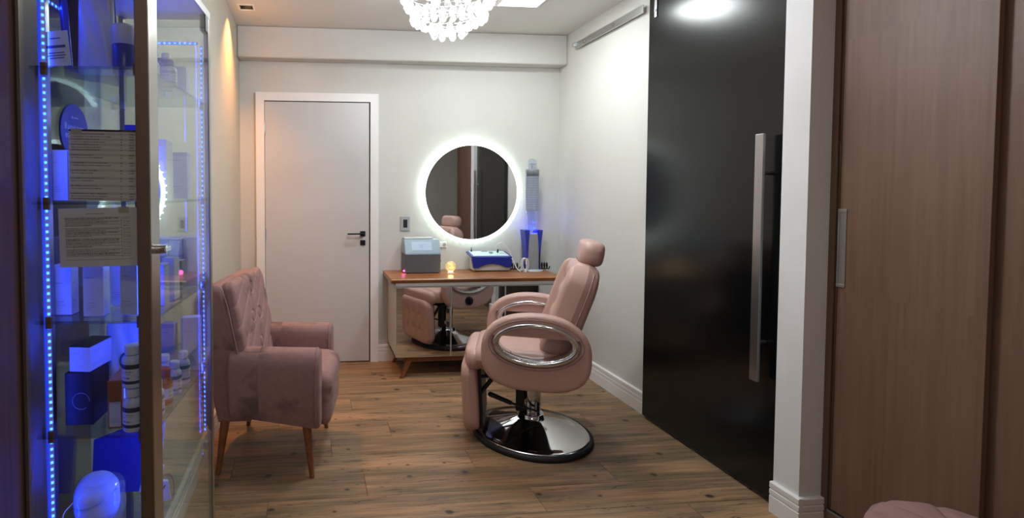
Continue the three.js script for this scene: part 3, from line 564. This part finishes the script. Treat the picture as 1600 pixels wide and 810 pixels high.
// ---------------------------------------------------------------- armchair
{
  const c = thing('armchair', 'dusty pink velvet armchair with quilted back and wooden legs', 'armchair', [-0.215, 0, -2.82], -9 * D2R);
  // seat base and cushion
  put('seat_base', boxUV(rb(0.5, 0.15, 0.44, 0.03, 0.06, 0.325, 0, 4)), M.velvet, c);
  put('seat_cushion', pillow(0.52, 0.44, 0.15, { R: 0.05, m0: 0.7, seg: 30, crown: 0.12 }).rotateX(-Math.PI / 2), M.velvet, c, [0.085, 0.425, 0]);
  put('front_roll', pillow(0.43, 0.24, 0.08, { R: 0.04, m0: 0.6, seg: 24 }).rotateY(Math.PI / 2), M.velvet, c, [0.3, 0.345, 0]);
  // arms: rounded section swept front to back
  for (const s of [-1, 1]) {
    const sec = new THREE.Shape(), t = 0.062;
    sec.moveTo(-t * 0.8, 0.245); sec.quadraticCurveTo(0, 0.235, t * 0.8, 0.25); sec.bezierCurveTo(t * 1.25, 0.34, t * 1.2, 0.50, t * 1.1, 0.555); sec.bezierCurveTo(t * 1.0, 0.61, t * 0.6, 0.632, 0, 0.632); sec.bezierCurveTo(-t * 0.6, 0.632, -t, 0.61, -t, 0.55); sec.lineTo(-t * 0.8, 0.245);
    const g = extrude(sec, 0.45, 0.022, 6, 16);
    const p = g.attributes.position; for (let i = 0; i < p.count; i++) { const q = p.getZ(i) / 0.45; p.setY(i, p.getY(i) * (1 - 0.0 * q) + (1 - q) * (p.getY(i) < 0.4 ? 0.055 : 0.0)); p.setX(i, p.getX(i) * s); }
    if (s < 0) { const ix = g.index; const pa = g.attributes.position.array; if (!ix) for (let i = 0; i < pa.length; i += 9) for (let k = 0; k < 3; k++) { const h = pa[i + 3 + k]; pa[i + 3 + k] = pa[i + 6 + k]; pa[i + 6 + k] = h; } }
    g.rotateY(Math.PI / 2); g.computeVertexNormals();
    const z = s * 0.245;
    const gg = toCreasedNormals(g.scale(1, 1, -1).scale(1, 1, 1), 0.8);
    // after the turn the section's x became -z, so the mirrored copy is put right way out
    const a = put('armrest', boxUV(fixWinding(gg.translate(-0.155, 0, z))), M.velvet, c);
    const pip = []; for (const [u, v] of [[-0.8, 0.262], [-0.95, 0.42], [-1, 0.55], [-0.62, 0.618], [0, 0.631], [0.62, 0.618], [1.05, 0.555], [1.14, 0.42], [0.8, 0.265]]) pip.push([0.276, v, z + s * u * t]);
    put('piping', tube(pip, 0.0045, 60, true), M.velvetPipe, a);
  }
  // back shell and quilted pad
  const prof = new THREE.Shape(); prof.moveTo(-0.055, 0.26); prof.lineTo(-0.085, 0.5); prof.lineTo(-0.165, 0.9); prof.bezierCurveTo(-0.172, 0.955, -0.2, 0.968, -0.235, 0.962); prof.bezierCurveTo(-0.285, 0.95, -0.29, 0.92, -0.288, 0.88); prof.bezierCurveTo(-0.275, 0.6, -0.25, 0.4, -0.22, 0.25); prof.closePath();
  const shell = extrude(prof, 0.60, 0.022, 5, 16).translate(0, 0, -0.30);
  { const p = shell.attributes.position; for (let i = 0; i < p.count; i++) { const y = p.getY(i); p.setZ(i, p.getZ(i) * (0.86 + 0.14 * Math.min(1, Math.max(0, (y - 0.25) / 0.45)))); const r = Math.max(0, Math.abs(p.getZ(i)) - 0.2) / 0.1; if (y > 0.75) p.setY(i, y - 0.03 * r * r * (y - 0.75) / 0.2); } shell.computeVertexNormals(); }
  const back = put('back_shell', boxUV(toCreasedNormals(shell, 0.8)), M.velvet, c);
  const segs = [], circ = [];
  for (let i = 0; i < 9; i++) { const y0 = 0.42 - i * 0.1, l = 0.2 + 0.06 * (i % 3); segs.push([-0.29, y0 + 0.06, -0.29 + l, y0 - l * 0.75 + 0.06]); circ.push([-0.29 + l + 0.022, y0 - l * 0.75 + 0.085, 0.03]); segs.push([-0.29 + l + 0.05, y0 - l * 0.75 + 0.085, 0.3, y0 - l * 0.75 + 0.085 - (0.54 - l) * 0.6]); }
  const quilt = (x, y) => { x = -x; let d = 1; for (const [a, b, e, f] of segs) { const vx = e - a, vy = f - b, t = Math.max(0, Math.min(1, ((x - a) * vx + (y - b) * vy) / (vx * vx + vy * vy))); d = Math.min(d, Math.hypot(x - a - vx * t, y - b - vy * t)); } for (const [a, b, r] of circ) d = Math.min(d, Math.abs(Math.hypot(x - a, y - b) - r)); return -0.006 * Math.exp(-((d / 0.0045) ** 2)) + 0.0025 * Math.min(1, d / 0.03); };
  put('quilted_pad', pillow(0.572, 0.575, 0.07, { R: 0.04, m0: 0.88, seg: 180, linear: true, disp: quilt }).rotateY(Math.PI / 2).rotateZ(11.3 * D2R), M.velvet, c, [-0.112, 0.672, 0]);
  for (const s of [-1, 1]) put('back_piping', tube([[-0.085, 0.52, s * 0.288], [-0.124, 0.7, s * 0.293], [-0.163, 0.87, s * 0.292], [-0.19, 0.918, s * 0.286], [-0.225, 0.936, s * 0.272]], 0.0045, 40), M.velvetPipe, back);
  for (const [x, s] of [[0.235, 1], [0.235, -1], [-0.2, 1], [-0.2, -1]]) put('leg', rod([x * 0.93, 0.275, s * 0.235], [x * 1.08, 0, s * 0.27], 0.024, 0.012), M.legWood, c);
}
function fixWinding(g) {   // turns faces whose winding disagrees with their normals
  const p = g.attributes.position, n = g.attributes.normal, A = new THREE.Vector3(), B = new THREE.Vector3(), C = new THREE.Vector3(), N = new THREE.Vector3();
  g.computeBoundingBox(); const mid = g.boundingBox.getCenter(new THREE.Vector3());
  let out = 0;
  for (let i = 0; i < p.count; i += 3) { A.fromBufferAttribute(p, i); B.fromBufferAttribute(p, i + 1); C.fromBufferAttribute(p, i + 2); N.copy(B).sub(A).cross(C.clone().sub(A)); out += N.dot(A.sub(mid)); }
  if (out < 0) for (let i = 0; i < p.count; i += 3) for (const at2 of [p, n]) for (let k = 0; k < 3; k++) { const s = at2.array[(i + 1) * 3 + k]; at2.array[(i + 1) * 3 + k] = at2.array[(i + 2) * 3 + k]; at2.array[(i + 2) * 3 + k] = s; }
  g.deleteAttribute('normal'); g.computeVertexNormals();
  return toCreasedNormals(g, 0.8);
}

// ---------------------------------------------------------------- glass display cabinet
const CAB = { x: -0.310, z: -1.036, turn: -3 * D2R };
// heights of the shelf tops
const S1 = 1.64, S2 = 1.38, S3 = 1.147, S4 = 0.92, S5 = 0.69;
const loc = (lx, y, lz) => { const c = Math.cos(CAB.turn), s = Math.sin(CAB.turn); return [CAB.x + lx * c + lz * s, y, CAB.z - lx * s + lz * c]; };
{
  const c = thing('display_cabinet', 'tall glass display cabinet with blue LED strips and glass shelves', 'cabinet', [CAB.x, 0, CAB.z], CAB.turn);
  const W = 0.245, D = 0.48, T = 1.9, y0 = 0.1, H = T - y0, ym = (T + y0) / 2;
  const frame = std({ color: 0xa9a49c, metalness: 1, roughness: 0.3 });
  put('plinth', rb(W, 0.1, D, 0.003, -W / 2, 0.05, -D / 2), frame, c);
  put('floor_panel', span(-W, 0, y0, y0 + 0.012, -D, 0), M.white, c);
  put('top_panel', span(-W, 0, T - 0.02, T, -D, 0), M.white, c);
  put('corner_post', rb(0.027, H - 0.032, 0.05, 0.002, -0.0135, ym - 0.004, -0.025), frame, c);
  put('corner_post', extrude(poly([[-W, 0], [-W + 0.006, 0], [-W + 0.034, -0.034], [-W + 0.034, -0.052], [-W, -0.052]].map(([x, z]) => [x, -z])), H - 0.032, 0.001).rotateX(-Math.PI / 2).translate(0, y0 + 0.012, 0), frame, c);
  put('corner_post', [rb(0.014, H - 0.032, 0.022, 0.002, -0.007, ym - 0.004, -D + 0.011)], frame, c);
  put('corner_post', rb(0.014, H - 0.032, 0.022, 0.002, -W + 0.007, ym - 0.004, -D + 0.011), frame, c);
  put('glass_door', bx(W - 0.034, H - 0.04, 0.004, -W / 2 - 0.0105, ym - 0.004, -0.004), M.glass, c);
  put('glass_side', bx(0.004, H - 0.04, D - 0.075, -0.004, ym - 0.004, -0.25), M.glass, c);
  put('glass_side', bx(0.004, H - 0.04, D - 0.08, -W + 0.003, ym - 0.004, -0.254), M.glass, c);
  put('glass_back', bx(W - 0.03, H - 0.04, 0.004, -W / 2, ym - 0.004, -D + 0.004), M.glass, c);
  const clipM = std({ color: 0x8d6a3c, metalness: 0.4, roughness: 0.45 });
  [S1, S2, S3, S4, S5, 0.4].forEach((y) => {
    const s = put('glass_shelf', bx(W - 0.012, 0.006, D - 0.022, -W / 2, y - 0.003, -D / 2 - 0.001), M.shelfGlass, c);
    put('shelf_clip', rb(0.012, 0.024, 0.008, 0.002, -W + 0.040, y - 0.004, -0.019), clipM, s);
    put('shelf_clip', rb(0.012, 0.024, 0.008, 0.002, -0.030, y - 0.004, -0.019), clipM, s);
    put('shelf_clip', rb(0.012, 0.022, 0.014, 0.003, -0.016, y - 0.006, -D + 0.035), M.steel, s);
    put('shelf_clip', rb(0.012, 0.022, 0.014, 0.003, -W + 0.016, y - 0.006, -D + 0.035), M.steel, s);
  });
  put('hinge', [rb(0.016, 0.05, 0.03, 0.003, -0.008, 1.86, -D + 0.035)], M.black, c);
  const lock = put('lock', [cyl(0.009, 0.009, 0.022).rotateZ(Math.PI / 2).translate(0.009, 1.285, -0.03), rb(0.006, 0.012, 0.034, 0.002, 0.02, 1.285, -0.03)], M.chrome, c);
  lock.userData.label = 'chrome cam lock';
  // LED tapes: tape, chips, and their light
  const tapeM = std({ color: 0xd0d4e0, roughness: 0.5 }), chipM = std({ color: 0xa0b8ff, emissive: 0x2a58ff, emissiveIntensity: 10 });
  const tape = (a, b, face, n, power) => {
    const A = new THREE.Vector3(...a), B = new THREE.Vector3(...b), L = A.distanceTo(B), chips = [], k = Math.floor(L / 0.0135);
    const dir = B.clone().sub(A).normalize(), f = new THREE.Vector3(...face);
    const w = new THREE.Vector3().crossVectors(dir, f);
    const q = new THREE.Quaternion().setFromRotationMatrix(new THREE.Matrix4().makeBasis(w, dir, f));
    const place = (g, p) => g.applyQuaternion(q).translate(p.x, p.y, p.z);
    const t = put('led_tape', place(new THREE.BoxGeometry(0.008, L, 0.0012), A.clone().lerp(B, 0.5)), tapeM, c);
    for (let i = 0; i < k; i++) chips.push(place(new THREE.BoxGeometry(0.004, 0.0045, 0.0014), A.clone().lerp(B, (i + 0.5) / k).addScaledVector(f, 0.001)));
    const ch = put('led_chips', chips, chipM, t); ch.userData.kind = 'stuff'; ch.userData.label = 'row of glowing blue LED chips';
    for (const [d, share] of n) {   // the tape's light, a strip as long as the tape
      const p = A.clone().lerp(B, 0.5).add(new THREE.Vector3(...d).multiplyScalar(0.008)), q2 = p.clone().add(new THREE.Vector3(...d));
      const l = rectLight(LIGHT.led[0], power * share * LIGHT.led[1], Math.abs(dir.y) > 0.5 ? 0.006 : L, Math.abs(dir.y) > 0.5 ? L : 0.006, loc(p.x, p.y, p.z), loc(q2.x, q2.y, q2.z));
    }
  };
  tape([-W + 0.037, 0.72, -0.024], [-W + 0.037, 1.8, -0.024], [0.5, 0, 0.866], [[[-0.8, 0, -0.35], 0.04], [[0.8, 0, -0.6], 0.4]], 1);
  tape([-0.033, 0.72, -0.058], [-0.033, 1.6, -0.058], [-0.8, 0, -0.6], [[[-0.8, 0, -0.6], 1.1]], 1);
  tape([-0.018, 0.72, -0.452], [-0.018, 1.8, -0.452], [-0.6, 0, 0.8], [[[-0.6, 0, 0.8], 0.8]], 0.8);
  tape([-W + 0.02, 1.81, -0.462], [-0.03, 1.81, -0.462], [0, 0, 1], [[[0, -0.3, 1], 1]], 0.8);
  tape([-W + 0.01, 1.79, -0.06], [-W + 0.01, 1.79, -0.2], [1, 0, 0], [[[1, -0.3, 0], 1]], 0.8);
}
// printed matter
const lineText = (c, x, y, w, h, col) => { c.fillStyle = col; let p = x; while (p < x + w) { const k = Math.min(x + w - p, 3 + rnd() * 12); c.globalAlpha = 0.35 + rnd() * 0.4; c.fillRect(p, y + (rnd() - 0.5) * 0.6, k, h); p += k + 2.5; } c.globalAlpha = 1; };
const listA = canvasTex(384, 416, (c, W, H) => {
  c.fillStyle = '#e2d5d2'; c.fillRect(0, 0, W, H); c.fillStyle = '#2a2024'; c.fillRect(0, 0, W, 12); lineText(c, 300, 4, 60, 3, '#cfc4c4');
  let y = 24; [7, 2, 2, 2, 2, 2, 3].forEach((n) => { for (let i = 0; i < n; i++) { if (i % 2 === 0) { c.fillStyle = '#cdbfbd'; c.fillRect(0, y - 5, W, 14); } lineText(c, 12, y, 120 + rnd() * 110, 5, '#3c3236'); lineText(c, 292, y, 9, 5, '#3c3236'); lineText(c, 340, y, 28, 5, '#3c3236'); y += 15.5; } y += 14; });
});
const listB = canvasTex(480, 384, (c, W, H) => {
  c.fillStyle = '#e6d9d6'; c.fillRect(0, 0, W, H); lineText(c, 170, 36, 110, 5, '#4a4044');
  c.strokeStyle = '#55494c'; c.lineWidth = 1.4;
  for (let i = 0; i < 13; i++) { const y = 62 + i * 23; c.beginPath(); c.moveTo(36, y); c.lineTo(444, y); c.stroke(); if (i < 11) { lineText(c, 40, y + 4, i % 3 === 2 ? 160 : 330, 6, i % 2 ? '#6a5d60' : '#2e2629'); if (i % 3 !== 2) lineText(c, 40, y + 13, 200 + rnd() * 140, 5, '#54484b'); lineText(c, 392, y + 8, 46, 5, '#54484b'); } }
  c.beginPath(); c.moveTo(384, 62); c.lineTo(384, 338); c.stroke();
});
const boxPrint = (bg, ink, seedRows, top) => canvasTex(128, 256, (c, W, H) => { c.fillStyle = bg; c.fillRect(0, 0, W, H); if (top) { c.fillStyle = top; c.fillRect(0, 0, W, 20); } lineText(c, 16, seedRows, 52, 5, ink); lineText(c, 16, 186, 60, 4, ink); lineText(c, 16, 198, 78, 3, ink); lineText(c, 16, 208, 70, 3, ink); lineText(c, 16, 218, 40, 3, ink); });
const P = {
  white: std({ map: boxPrint('#dcdce2', '#8d8f9c', 60), roughness: 0.5 }),
  cream: std({ map: boxPrint('#d6d3cf', '#7b7678', 90), roughness: 0.5 }),
  lilac: std({ map: boxPrint('#cfcfe0', '#75789a', 40, '#b9bbd8'), roughness: 0.45 }),
  olive: std({ map: boxPrint('#8f9a86', '#3d4638', 70), roughness: 0.5 }),
  navy: std({ color: 0x2a2e6a, roughness: 0.45 }),
  blackCard: std({ color: 0x16161c, roughness: 0.5 }),
  kraft: std({ color: 0x9a5a36, roughness: 0.55 }),
  blueGloss: std({ color: 0x2640a8, roughness: 0.3 }),
  bottle: std({ color: 0xdfe0e6, roughness: 0.35 }),
  cap: std({ color: 0xe8e8ee, roughness: 0.4 }),
  orange: phy({ color: 0xb4502c, roughness: 0.15, transmission: 0.35, thickness: 0 }),
  orangeCap: std({ color: 0xc8683c, roughness: 0.45 }),
  pouch: std({ color: 0xcfd0dc, roughness: 0.4 }),
};
function carton(label, mat, w, h, d, p, turn = 0, group, tilt = 0) {
  p[1] += 0.0006;
  const b = thing('carton', label, 'box', loc(...p), CAB.turn + turn, group);
  b.rotation.z = tilt;
  put('carton_body', rb(w, h - 0.001, d, 0.0012, 0, h / 2, 0, 1), mat, b);
  put('carton_flap', rb(w - 0.002, 0.0016, d - 0.002, 0.0006, 0, h - 0.0006, 0, 1), std({ color: mat.map ? 0xd0d0d8 : mat.color.getHex(), roughness: 0.6 }), b);
  return b;
}
function bottle(label, r, h, p, { body = P.bottle, cap = P.cap, band = '#2f7f94', group } = {}) {
  p[1] += 0.0008;
  const b = thing('pill_bottle', label, 'bottle', loc(...p), CAB.turn, group);
  put('bottle_body', lathe([[0, 0], [r * 0.9, 0], [r, r * 0.12], [r, h * 0.62], [r * 0.9, h * 0.70], [r * 0.62, h * 0.76], [r * 0.6, h * 0.8], [0, h * 0.8]], 32), body, b);
  const cp = [[0, h * 0.775], [r * 0.72, h * 0.775], [r * 0.74, h * 0.8], [r * 0.74, h * 0.97], [r * 0.66, h], [0, h]]; put('bottle_cap', lathe(cp, 32), cap, b);
  const lab = canvasTex(256, 128, (c, W, H) => { c.fillStyle = '#e4e4ea'; c.fillRect(0, 0, W, H); c.fillStyle = band; c.fillRect(0, 0, W, 30); c.fillRect(0, 108, W, 20); for (let k = 0; k < 4; k++) { lineText(c, 8 + k * 64, 44, 46, 6, '#57606a'); lineText(c, 8 + k * 64, 58, 38, 4, '#7b848c'); lineText(c, 8 + k * 64, 84, 34, 9, band); } });
  const g = new THREE.CylinderGeometry(r * 1.012, r * 1.012, h * 0.46, 32, 1, true); put('bottle_label', g, std({ map: lab, roughness: 0.45 }), b, [0, h * 0.345, 0], [0, 2.2, 0]);
  return b;
}
function pouch(label, w, h, d, p, turn, emblem) {
  p[1] += 0.001;
  const b = thing('pouch_bag', label, 'pouch', loc(...p), CAB.turn + turn);
  const g = pillow(w, h, d, { R: 0.006, m0: 0.25, n: 2, seg: 28, linear: true, disp: (x, y) => 0.003 * Math.sin(x * 190 + y * 60) * (y / h + 0.5) });
  { const q = g.attributes.position; for (let i = 0; i < q.count; i++) { const t = q.getY(i) / h + 0.5; q.setZ(i, q.getZ(i) * (1.45 - 1.15 * t)); q.setX(i, q.getX(i) * (1 - 0.12 * t)); } g.computeVertexNormals(); }
  put('pouch_body', g, P.pouch, b, [0, h / 2, 0]);
  put('top_seal', rb(w * 0.84, 0.012, 0.003, 0.001, 0, h - 0.006, 0), P.pouch, b);
  if (emblem) { const e = put('printed_emblem', [at(new THREE.TorusGeometry(0.014, 0.002, 6, 32).scale(0.8, 1.2, 0.5), 0.006, h * 0.55, d * 0.56), at(new THREE.TorusGeometry(0.007, 0.0013, 6, 24, 4.6).scale(0.8, 1.2, 0.5), 0.006, h * 0.55, d * 0.56)], std({ color: 0x28506e, roughness: 0.5 }), b); }
  return b;
}
// --- top shelf
{
  const card = thing('leaning_card', 'small white printed card leaning behind cabinet door on top shelf', 'card', loc(-0.183, S1 + 0.001, -0.03), CAB.turn); card.rotation.z = 0.10;
  put('card_sheet', rb(0.05, 0.068, 0.0015, 0.0005, 0, 0.036, 0), std({ color: 0xdcdce4, roughness: 0.6 }), card);
  put('card_print', [bx(0.036, 0.005, 0.0006, 0, 0.04, 0.001), bx(0.03, 0.0016, 0.0006, 0, 0.028, 0.001), bx(0.034, 0.0016, 0.0006, 0, 0.023, 0.001), bx(0.028, 0.0016, 0.0006, 0, 0.018, 0.001), bx(0.02, 0.0016, 0.0006, 0, 0.056, 0.001)], std({ color: 0x3a4a90, roughness: 0.6 }), card);
  const fr = thing('picture_frame', 'dark blue framed picture leaning on the top cabinet shelf', 'frame', loc(-0.176, S1 + 0.0015, -0.165), CAB.turn + 0.95); fr.rotation.order = 'YXZ'; fr.rotation.x = -0.12;
  put('frame_border', [rb(0.014, 0.21, 0.012, 0.002, -0.055, 0.105, 0), rb(0.014, 0.21, 0.012, 0.002, 0.055, 0.105, 0), rb(0.124, 0.014, 0.012, 0.002, 0, 0.007, 0), rb(0.124, 0.014, 0.012, 0.002, 0, 0.203, 0)], P.blueGloss, fr);
  put('picture_sheet', bx(0.1, 0.19, 0.004, 0, 0.105, -0.001), std({ color: 0x201838, roughness: 0.3 }), fr);
  pouch('tall white plastic pouch standing on the top cabinet shelf', 0.075, 0.205, 0.03, [-0.138, S1, -0.095], 0.12, false);
  const can = thing('spray_can', 'white capped blue canister beside the pouch on top shelf', 'canister', loc(-0.079, S1 + 0.0008, -0.085), CAB.turn);
  put('can_body', lathe([[0, 0], [0.021, 0], [0.023, 0.003], [0.023, 0.058], [0, 0.058]], 36), P.blueGloss, can);
  put('can_cap', lathe([[0, 0.058], [0.0235, 0.058], [0.0235, 0.094], [0.021, 0.099], [0, 0.1]], 36), P.cap, can);
  bottle('white bottle at the bottom of the stack on top shelf beside the post', 0.017, 0.048, [-0.038, S1, -0.12], { band: '#b9bccb' });
  bottle('white bottle stacked on another bottle on the top shelf', 0.016, 0.042, [-0.038, S1 + 0.048, -0.12], { band: '#b9bccb' });
  bottle('slim white bottle behind the stacked bottles on top shelf', 0.014, 0.088, [-0.052, S1, -0.26], { band: '#c4c7d6' });
  bottle('short white jar bottle right of the bottle stack on top shelf', 0.017, 0.062, [-0.03, S1, -0.215], { band: '#aab0c8' });
  carton('small white carton nearest the back post on top shelf', P.white, 0.034, 0.07, 0.03, [-0.036, S1, -0.325]);
  carton('white carton hidden behind the canister on top shelf', P.lilac, 0.04, 0.1, 0.035, [-0.1, S1, -0.36]);
}
// --- second shelf
{
  carton('white carton at far left of the second shelf', P.white, 0.044, 0.103, 0.03, [-0.210, S2, -0.08]);
  carton('white carton next to the price list on second shelf', P.lilac, 0.036, 0.104, 0.03, [-0.168, S2, -0.08]);
  carton('white carton glowing cyan beside the front post on second shelf', P.white, 0.03, 0.128, 0.045, [-0.056, S2, -0.095]);
  carton('tall blue carton standing at the back of second shelf', P.blueGloss, 0.04, 0.175, 0.04, [-0.12, S2, -0.25]);
  carton('large white carton on second shelf behind the front post', P.cream, 0.046, 0.137, 0.04, [-0.05, S2, -0.20]);
  carton('thin white carton in front of large carton on second shelf', P.white, 0.02, 0.118, 0.045, [-0.022, S2, -0.155]);
  carton('white carton nearest the back post on second shelf', P.lilac, 0.04, 0.118, 0.03, [-0.042, S2, -0.335]);
  const st = thing('round_sticker', 'round blue sticker with white lettering on the cabinet side glass', 'sticker', loc(-0.2386, 1.535, -0.20), CAB.turn + Math.PI / 2);
  put('sticker_disc', cyl(0.062, 0.062, 0.001, 0, 0, 0, 48).rotateX(Math.PI / 2), P.blueGloss, st);
  const lt = canvasTex(256, 256, (c) => { c.fillStyle = '#2640a8'; c.fillRect(0, 0, 256, 256); c.fillStyle = '#c9d2f4'; c.beginPath(); c.arc(104, 62, 7, 0, 7); c.fill(); c.fillRect(116, 60, 44, 5); c.font = 'bold 36px sans-serif'; c.fillText('aqui tem', 58, 122); c.fillRect(36, 92, 7, 30); c.fillRect(46, 92, 5, 30); c.font = 'bold 38px sans-serif'; c.fillText('ozônio', 36, 162); c.fillText('terapia', 78, 202); });
  const lg = new THREE.CircleGeometry(0.061, 48); put('sticker_print', lg, std({ map: lt, roughness: 0.4 }), st, [0, 0, 0.0012]);
  const a = thing('price_list', 'upper printed price list taped inside the glass door', 'paper', loc(-0.0925, 1.45, -0.0095), CAB.turn); a.rotation.z = -0.015;
  put('paper_sheet', bx(0.128, 0.137, 0.0006), std({ map: listA, roughness: 0.7 }), a);
  put('adhesive_tape', bx(0.02, 0.012, 0.0004, -0.05, 0.064, 0.0008), phy({ color: 0xe8e0c8, transmission: 0.5, roughness: 0.3, thickness: 0 }), a);
}
// --- third shelf
{
  const b = thing('price_list', 'lower printed price list with ruled table inside the glass door', 'paper', loc(-0.1035, 1.311, -0.0095), CAB.turn); b.rotation.z = 0.02;
  put('paper_sheet', bx(0.148, 0.114, 0.0006), std({ map: listB, roughness: 0.7 }), b);
  put('adhesive_tape', bx(0.02, 0.012, 0.0004, 0.05, 0.052, 0.0008), phy({ color: 0xe8e0c8, transmission: 0.5, roughness: 0.3, thickness: 0 }), b);
  carton('white carton at far left of the third shelf', P.cream, 0.036, 0.103, 0.03, [-0.200, S3, -0.075]);
  carton('white carton in the middle of the third shelf under the list', P.white, 0.04, 0.104, 0.03, [-0.132, S3, -0.06]);
  carton('white carton glowing blue beside the front post on third shelf', P.white, 0.034, 0.106, 0.03, [-0.066, S3, -0.07]);
  carton('lilac carton behind the middle one on third shelf', P.lilac, 0.034, 0.11, 0.03, [-0.125, S3, -0.16]);
  ['leftmost', 'second from left', 'second from right', 'rightmost'].forEach((w, i) => carton('tall white carton at the back of third shelf, ' + w + ' of four', P.white, 0.036, 0.13, 0.03, [-0.15 + i * 0.038, S3, -0.40], 0, 'tall cartons at the back of the third shelf'));
  carton('white carton by the lock on third shelf', P.white, 0.028, 0.098, 0.04, [-0.032, S3, -0.215]);
  carton('lilac carton just behind the front post on third shelf', P.lilac, 0.024, 0.092, 0.035, [-0.034, S3, -0.155]);
  carton('small olive carton on third shelf near the side glass', P.olive, 0.024, 0.082, 0.03, [-0.036, S3, -0.29]);
}
// --- fourth shelf
{
  const k = carton('black carton with thin circle print on fourth shelf', P.blackCard, 0.056, 0.108, 0.075, [-0.170, S4, -0.095]);
  put('circle_print', at(new THREE.TorusGeometry(0.017, 0.0006, 5, 40, 5.4), 0.004, 0.05, 0.0376), std({ color: 0x8a90b8, roughness: 0.4 }), k);
  const wb = carton('white carton with black top lying on the black carton', P.white, 0.044, 0.052, 0.08, [-0.164, S4 + 0.109, -0.1], -0.12);
  put('black_lid', rb(0.0445, 0.002, 0.081, 0.0008, 0, 0.0523, 0), P.blackCard, wb);
  pouch('white plastic pouch with round emblem on fourth shelf', 0.08, 0.185, 0.03, [-0.122, S4, -0.165], 0.2, true);
  const or = carton('orange brown carton with white side beside stacked bottles', P.kraft, 0.028, 0.098, 0.09, [-0.094, S4, -0.082], 0.1);
  put('side_label', bx(0.0006, 0.07, 0.07, 0.0143, 0.045, 0), M.white, or);
  put('front_label', bx(0.022, 0.05, 0.0006, 0, 0.03, 0.0453), P.lilac, or);
  bottle('white bottle at the bottom of the stack by the front post', 0.0205, 0.088, [-0.052, S4, -0.036], { band: '#3b3f52' });
  bottle('white bottle on top of another bottle by the front post', 0.0205, 0.084, [-0.052, S4 + 0.0885, -0.036], { band: '#3b3f52' });
  carton('lilac carton at the back left of the fourth shelf', P.lilac, 0.034, 0.135, 0.03, [-0.085, S4, -0.36]);
  carton('large white carton at the back right of the fourth shelf', P.white, 0.05, 0.142, 0.032, [-0.038, S4, -0.395], 0.2);
  bottle('white bottle closest to the front post behind side glass', 0.0155, 0.075, [-0.030, S4, -0.105]);
  bottle('amber orange bottle with orange cap on fourth shelf', 0.0175, 0.082, [-0.032, S4, -0.16], { body: P.orange, cap: P.orangeCap, band: '#c06a48' });
  bottle('white bottle directly behind the orange bottle', 0.016, 0.076, [-0.03, S4, -0.225]);
  bottle('white bottle nearest the large white carton on fourth shelf', 0.016, 0.078, [-0.03, S4, -0.295]);
  bottle('white bottle standing inward of the other bottles on fourth shelf', 0.016, 0.078, [-0.068, S4, -0.27]);
}
// --- bottom shelf in view
{
  const m = thing('face_mask', 'white cup shaped face mask with elastic strap in clear wrap', 'face mask', loc(-0.152, S5 + 0.002, -0.09), CAB.turn + 0.15);
  const cup = pillow(0.088, 0.108, 0.09, { R: 0.042, m0: 0.05, n: 2, seg: 32, linear: true, disp: (x, y) => 0.002 * Math.sin(y * 130) });
  put('mask_cup', cup, std({ color: 0xd6d7e0, roughness: 0.75, bumpMap: grit, bumpScale: 0.0006 }), m, [0, 0.056, 0], [-0.25, 0, 0.1]);
  put('mask_ridge', tube([[-0.043, 0.05, 0.012], [-0.02, 0.058, 0.042], [0.01, 0.068, 0.046], [0.042, 0.08, 0.012]], 0.0016, 30), std({ color: 0xb4b6c6, roughness: 0.7 }), m);
  put('elastic_strap', tube([[-0.042, 0.06, 0.012], [-0.056, 0.045, 0.03], [-0.04, 0.022, 0.05], [0, 0.014, 0.058], [0.036, 0.03, 0.04]], 0.0011, 40), M.white, m);
  put('plastic_wrap', pillow(0.098, 0.1, 0.1, { R: 0.03, m0: 0.3, n: 2.2, seg: 34, linear: true, both: true, disp: (x, y) => 0.006 * (fbm(x * 60 + 9, y * 60 + 4, 5, 3) - 0.5) }), phy({ color: 0xffffff, transmission: 0.93, roughness: 0.06, thickness: 0, ior: 1.5 }), m, [0.006, 0.05, 0]);
  const e = thing('blue_folder', 'blue folder with white edge leaning on the bottom cabinet shelf', 'folder', loc(-0.14, S5 + 0.002, -0.21), CAB.turn); e.rotation.x = -0.15;
  put('folder_sheet', extrude(poly([[-0.08, 0], [0.075, 0], [0.075, 0.13], [0.045, 0.165], [-0.08, 0.12]]), 0.003, 0.0008), P.blueGloss, e);
  put('white_edge', extrude(poly([[0.03, 0], [0.076, 0], [0.088, 0.16], [0.074, 0.165], [0.05, 0.09]]), 0.002, 0.0005).translate(0, 0, 0.004), M.white, e);
  const t = thing('folded_paper', 'crumpled white folded paper with orange string on bottom shelf', 'paper', loc(-0.05, S5 + 0.003, -0.17), CAB.turn + 0.5);
  put('paper_fold', extrude(poly([[-0.022, 0], [0.024, 0], [0.018, 0.045], [0.002, 0.05], [0.01, 0.082], [-0.006, 0.086], [-0.02, 0.04]]), 0.012, 0.003), M.white, t);
  put('check_print', [at(bx(0.003, 0.012, 0.0006).rotateZ(0.7), -0.004, 0.026, 0.0125), at(bx(0.003, 0.02, 0.0006).rotateZ(-0.6), 0.005, 0.03, 0.0125)], P.blackCard, t);
  put('orange_string', tube([[0.01, 0.06, 0.008], [0.02, 0.062, 0.016], [0.026, 0.05, 0.02], [0.028, 0.02, 0.018], [0.026, 0.004, 0.016]], 0.0014, 30), std({ color: 0xc45a34, roughness: 0.6 }), t);
}

// ---------------------------------------------------------------- finish
scene.traverse((o) => {
  if (o.isMesh) { o.castShadow = true; o.receiveShadow = true; }
  if (o.isLight && o.shadow) o.castShadow = true;
});
renderer.render(scene, camera);
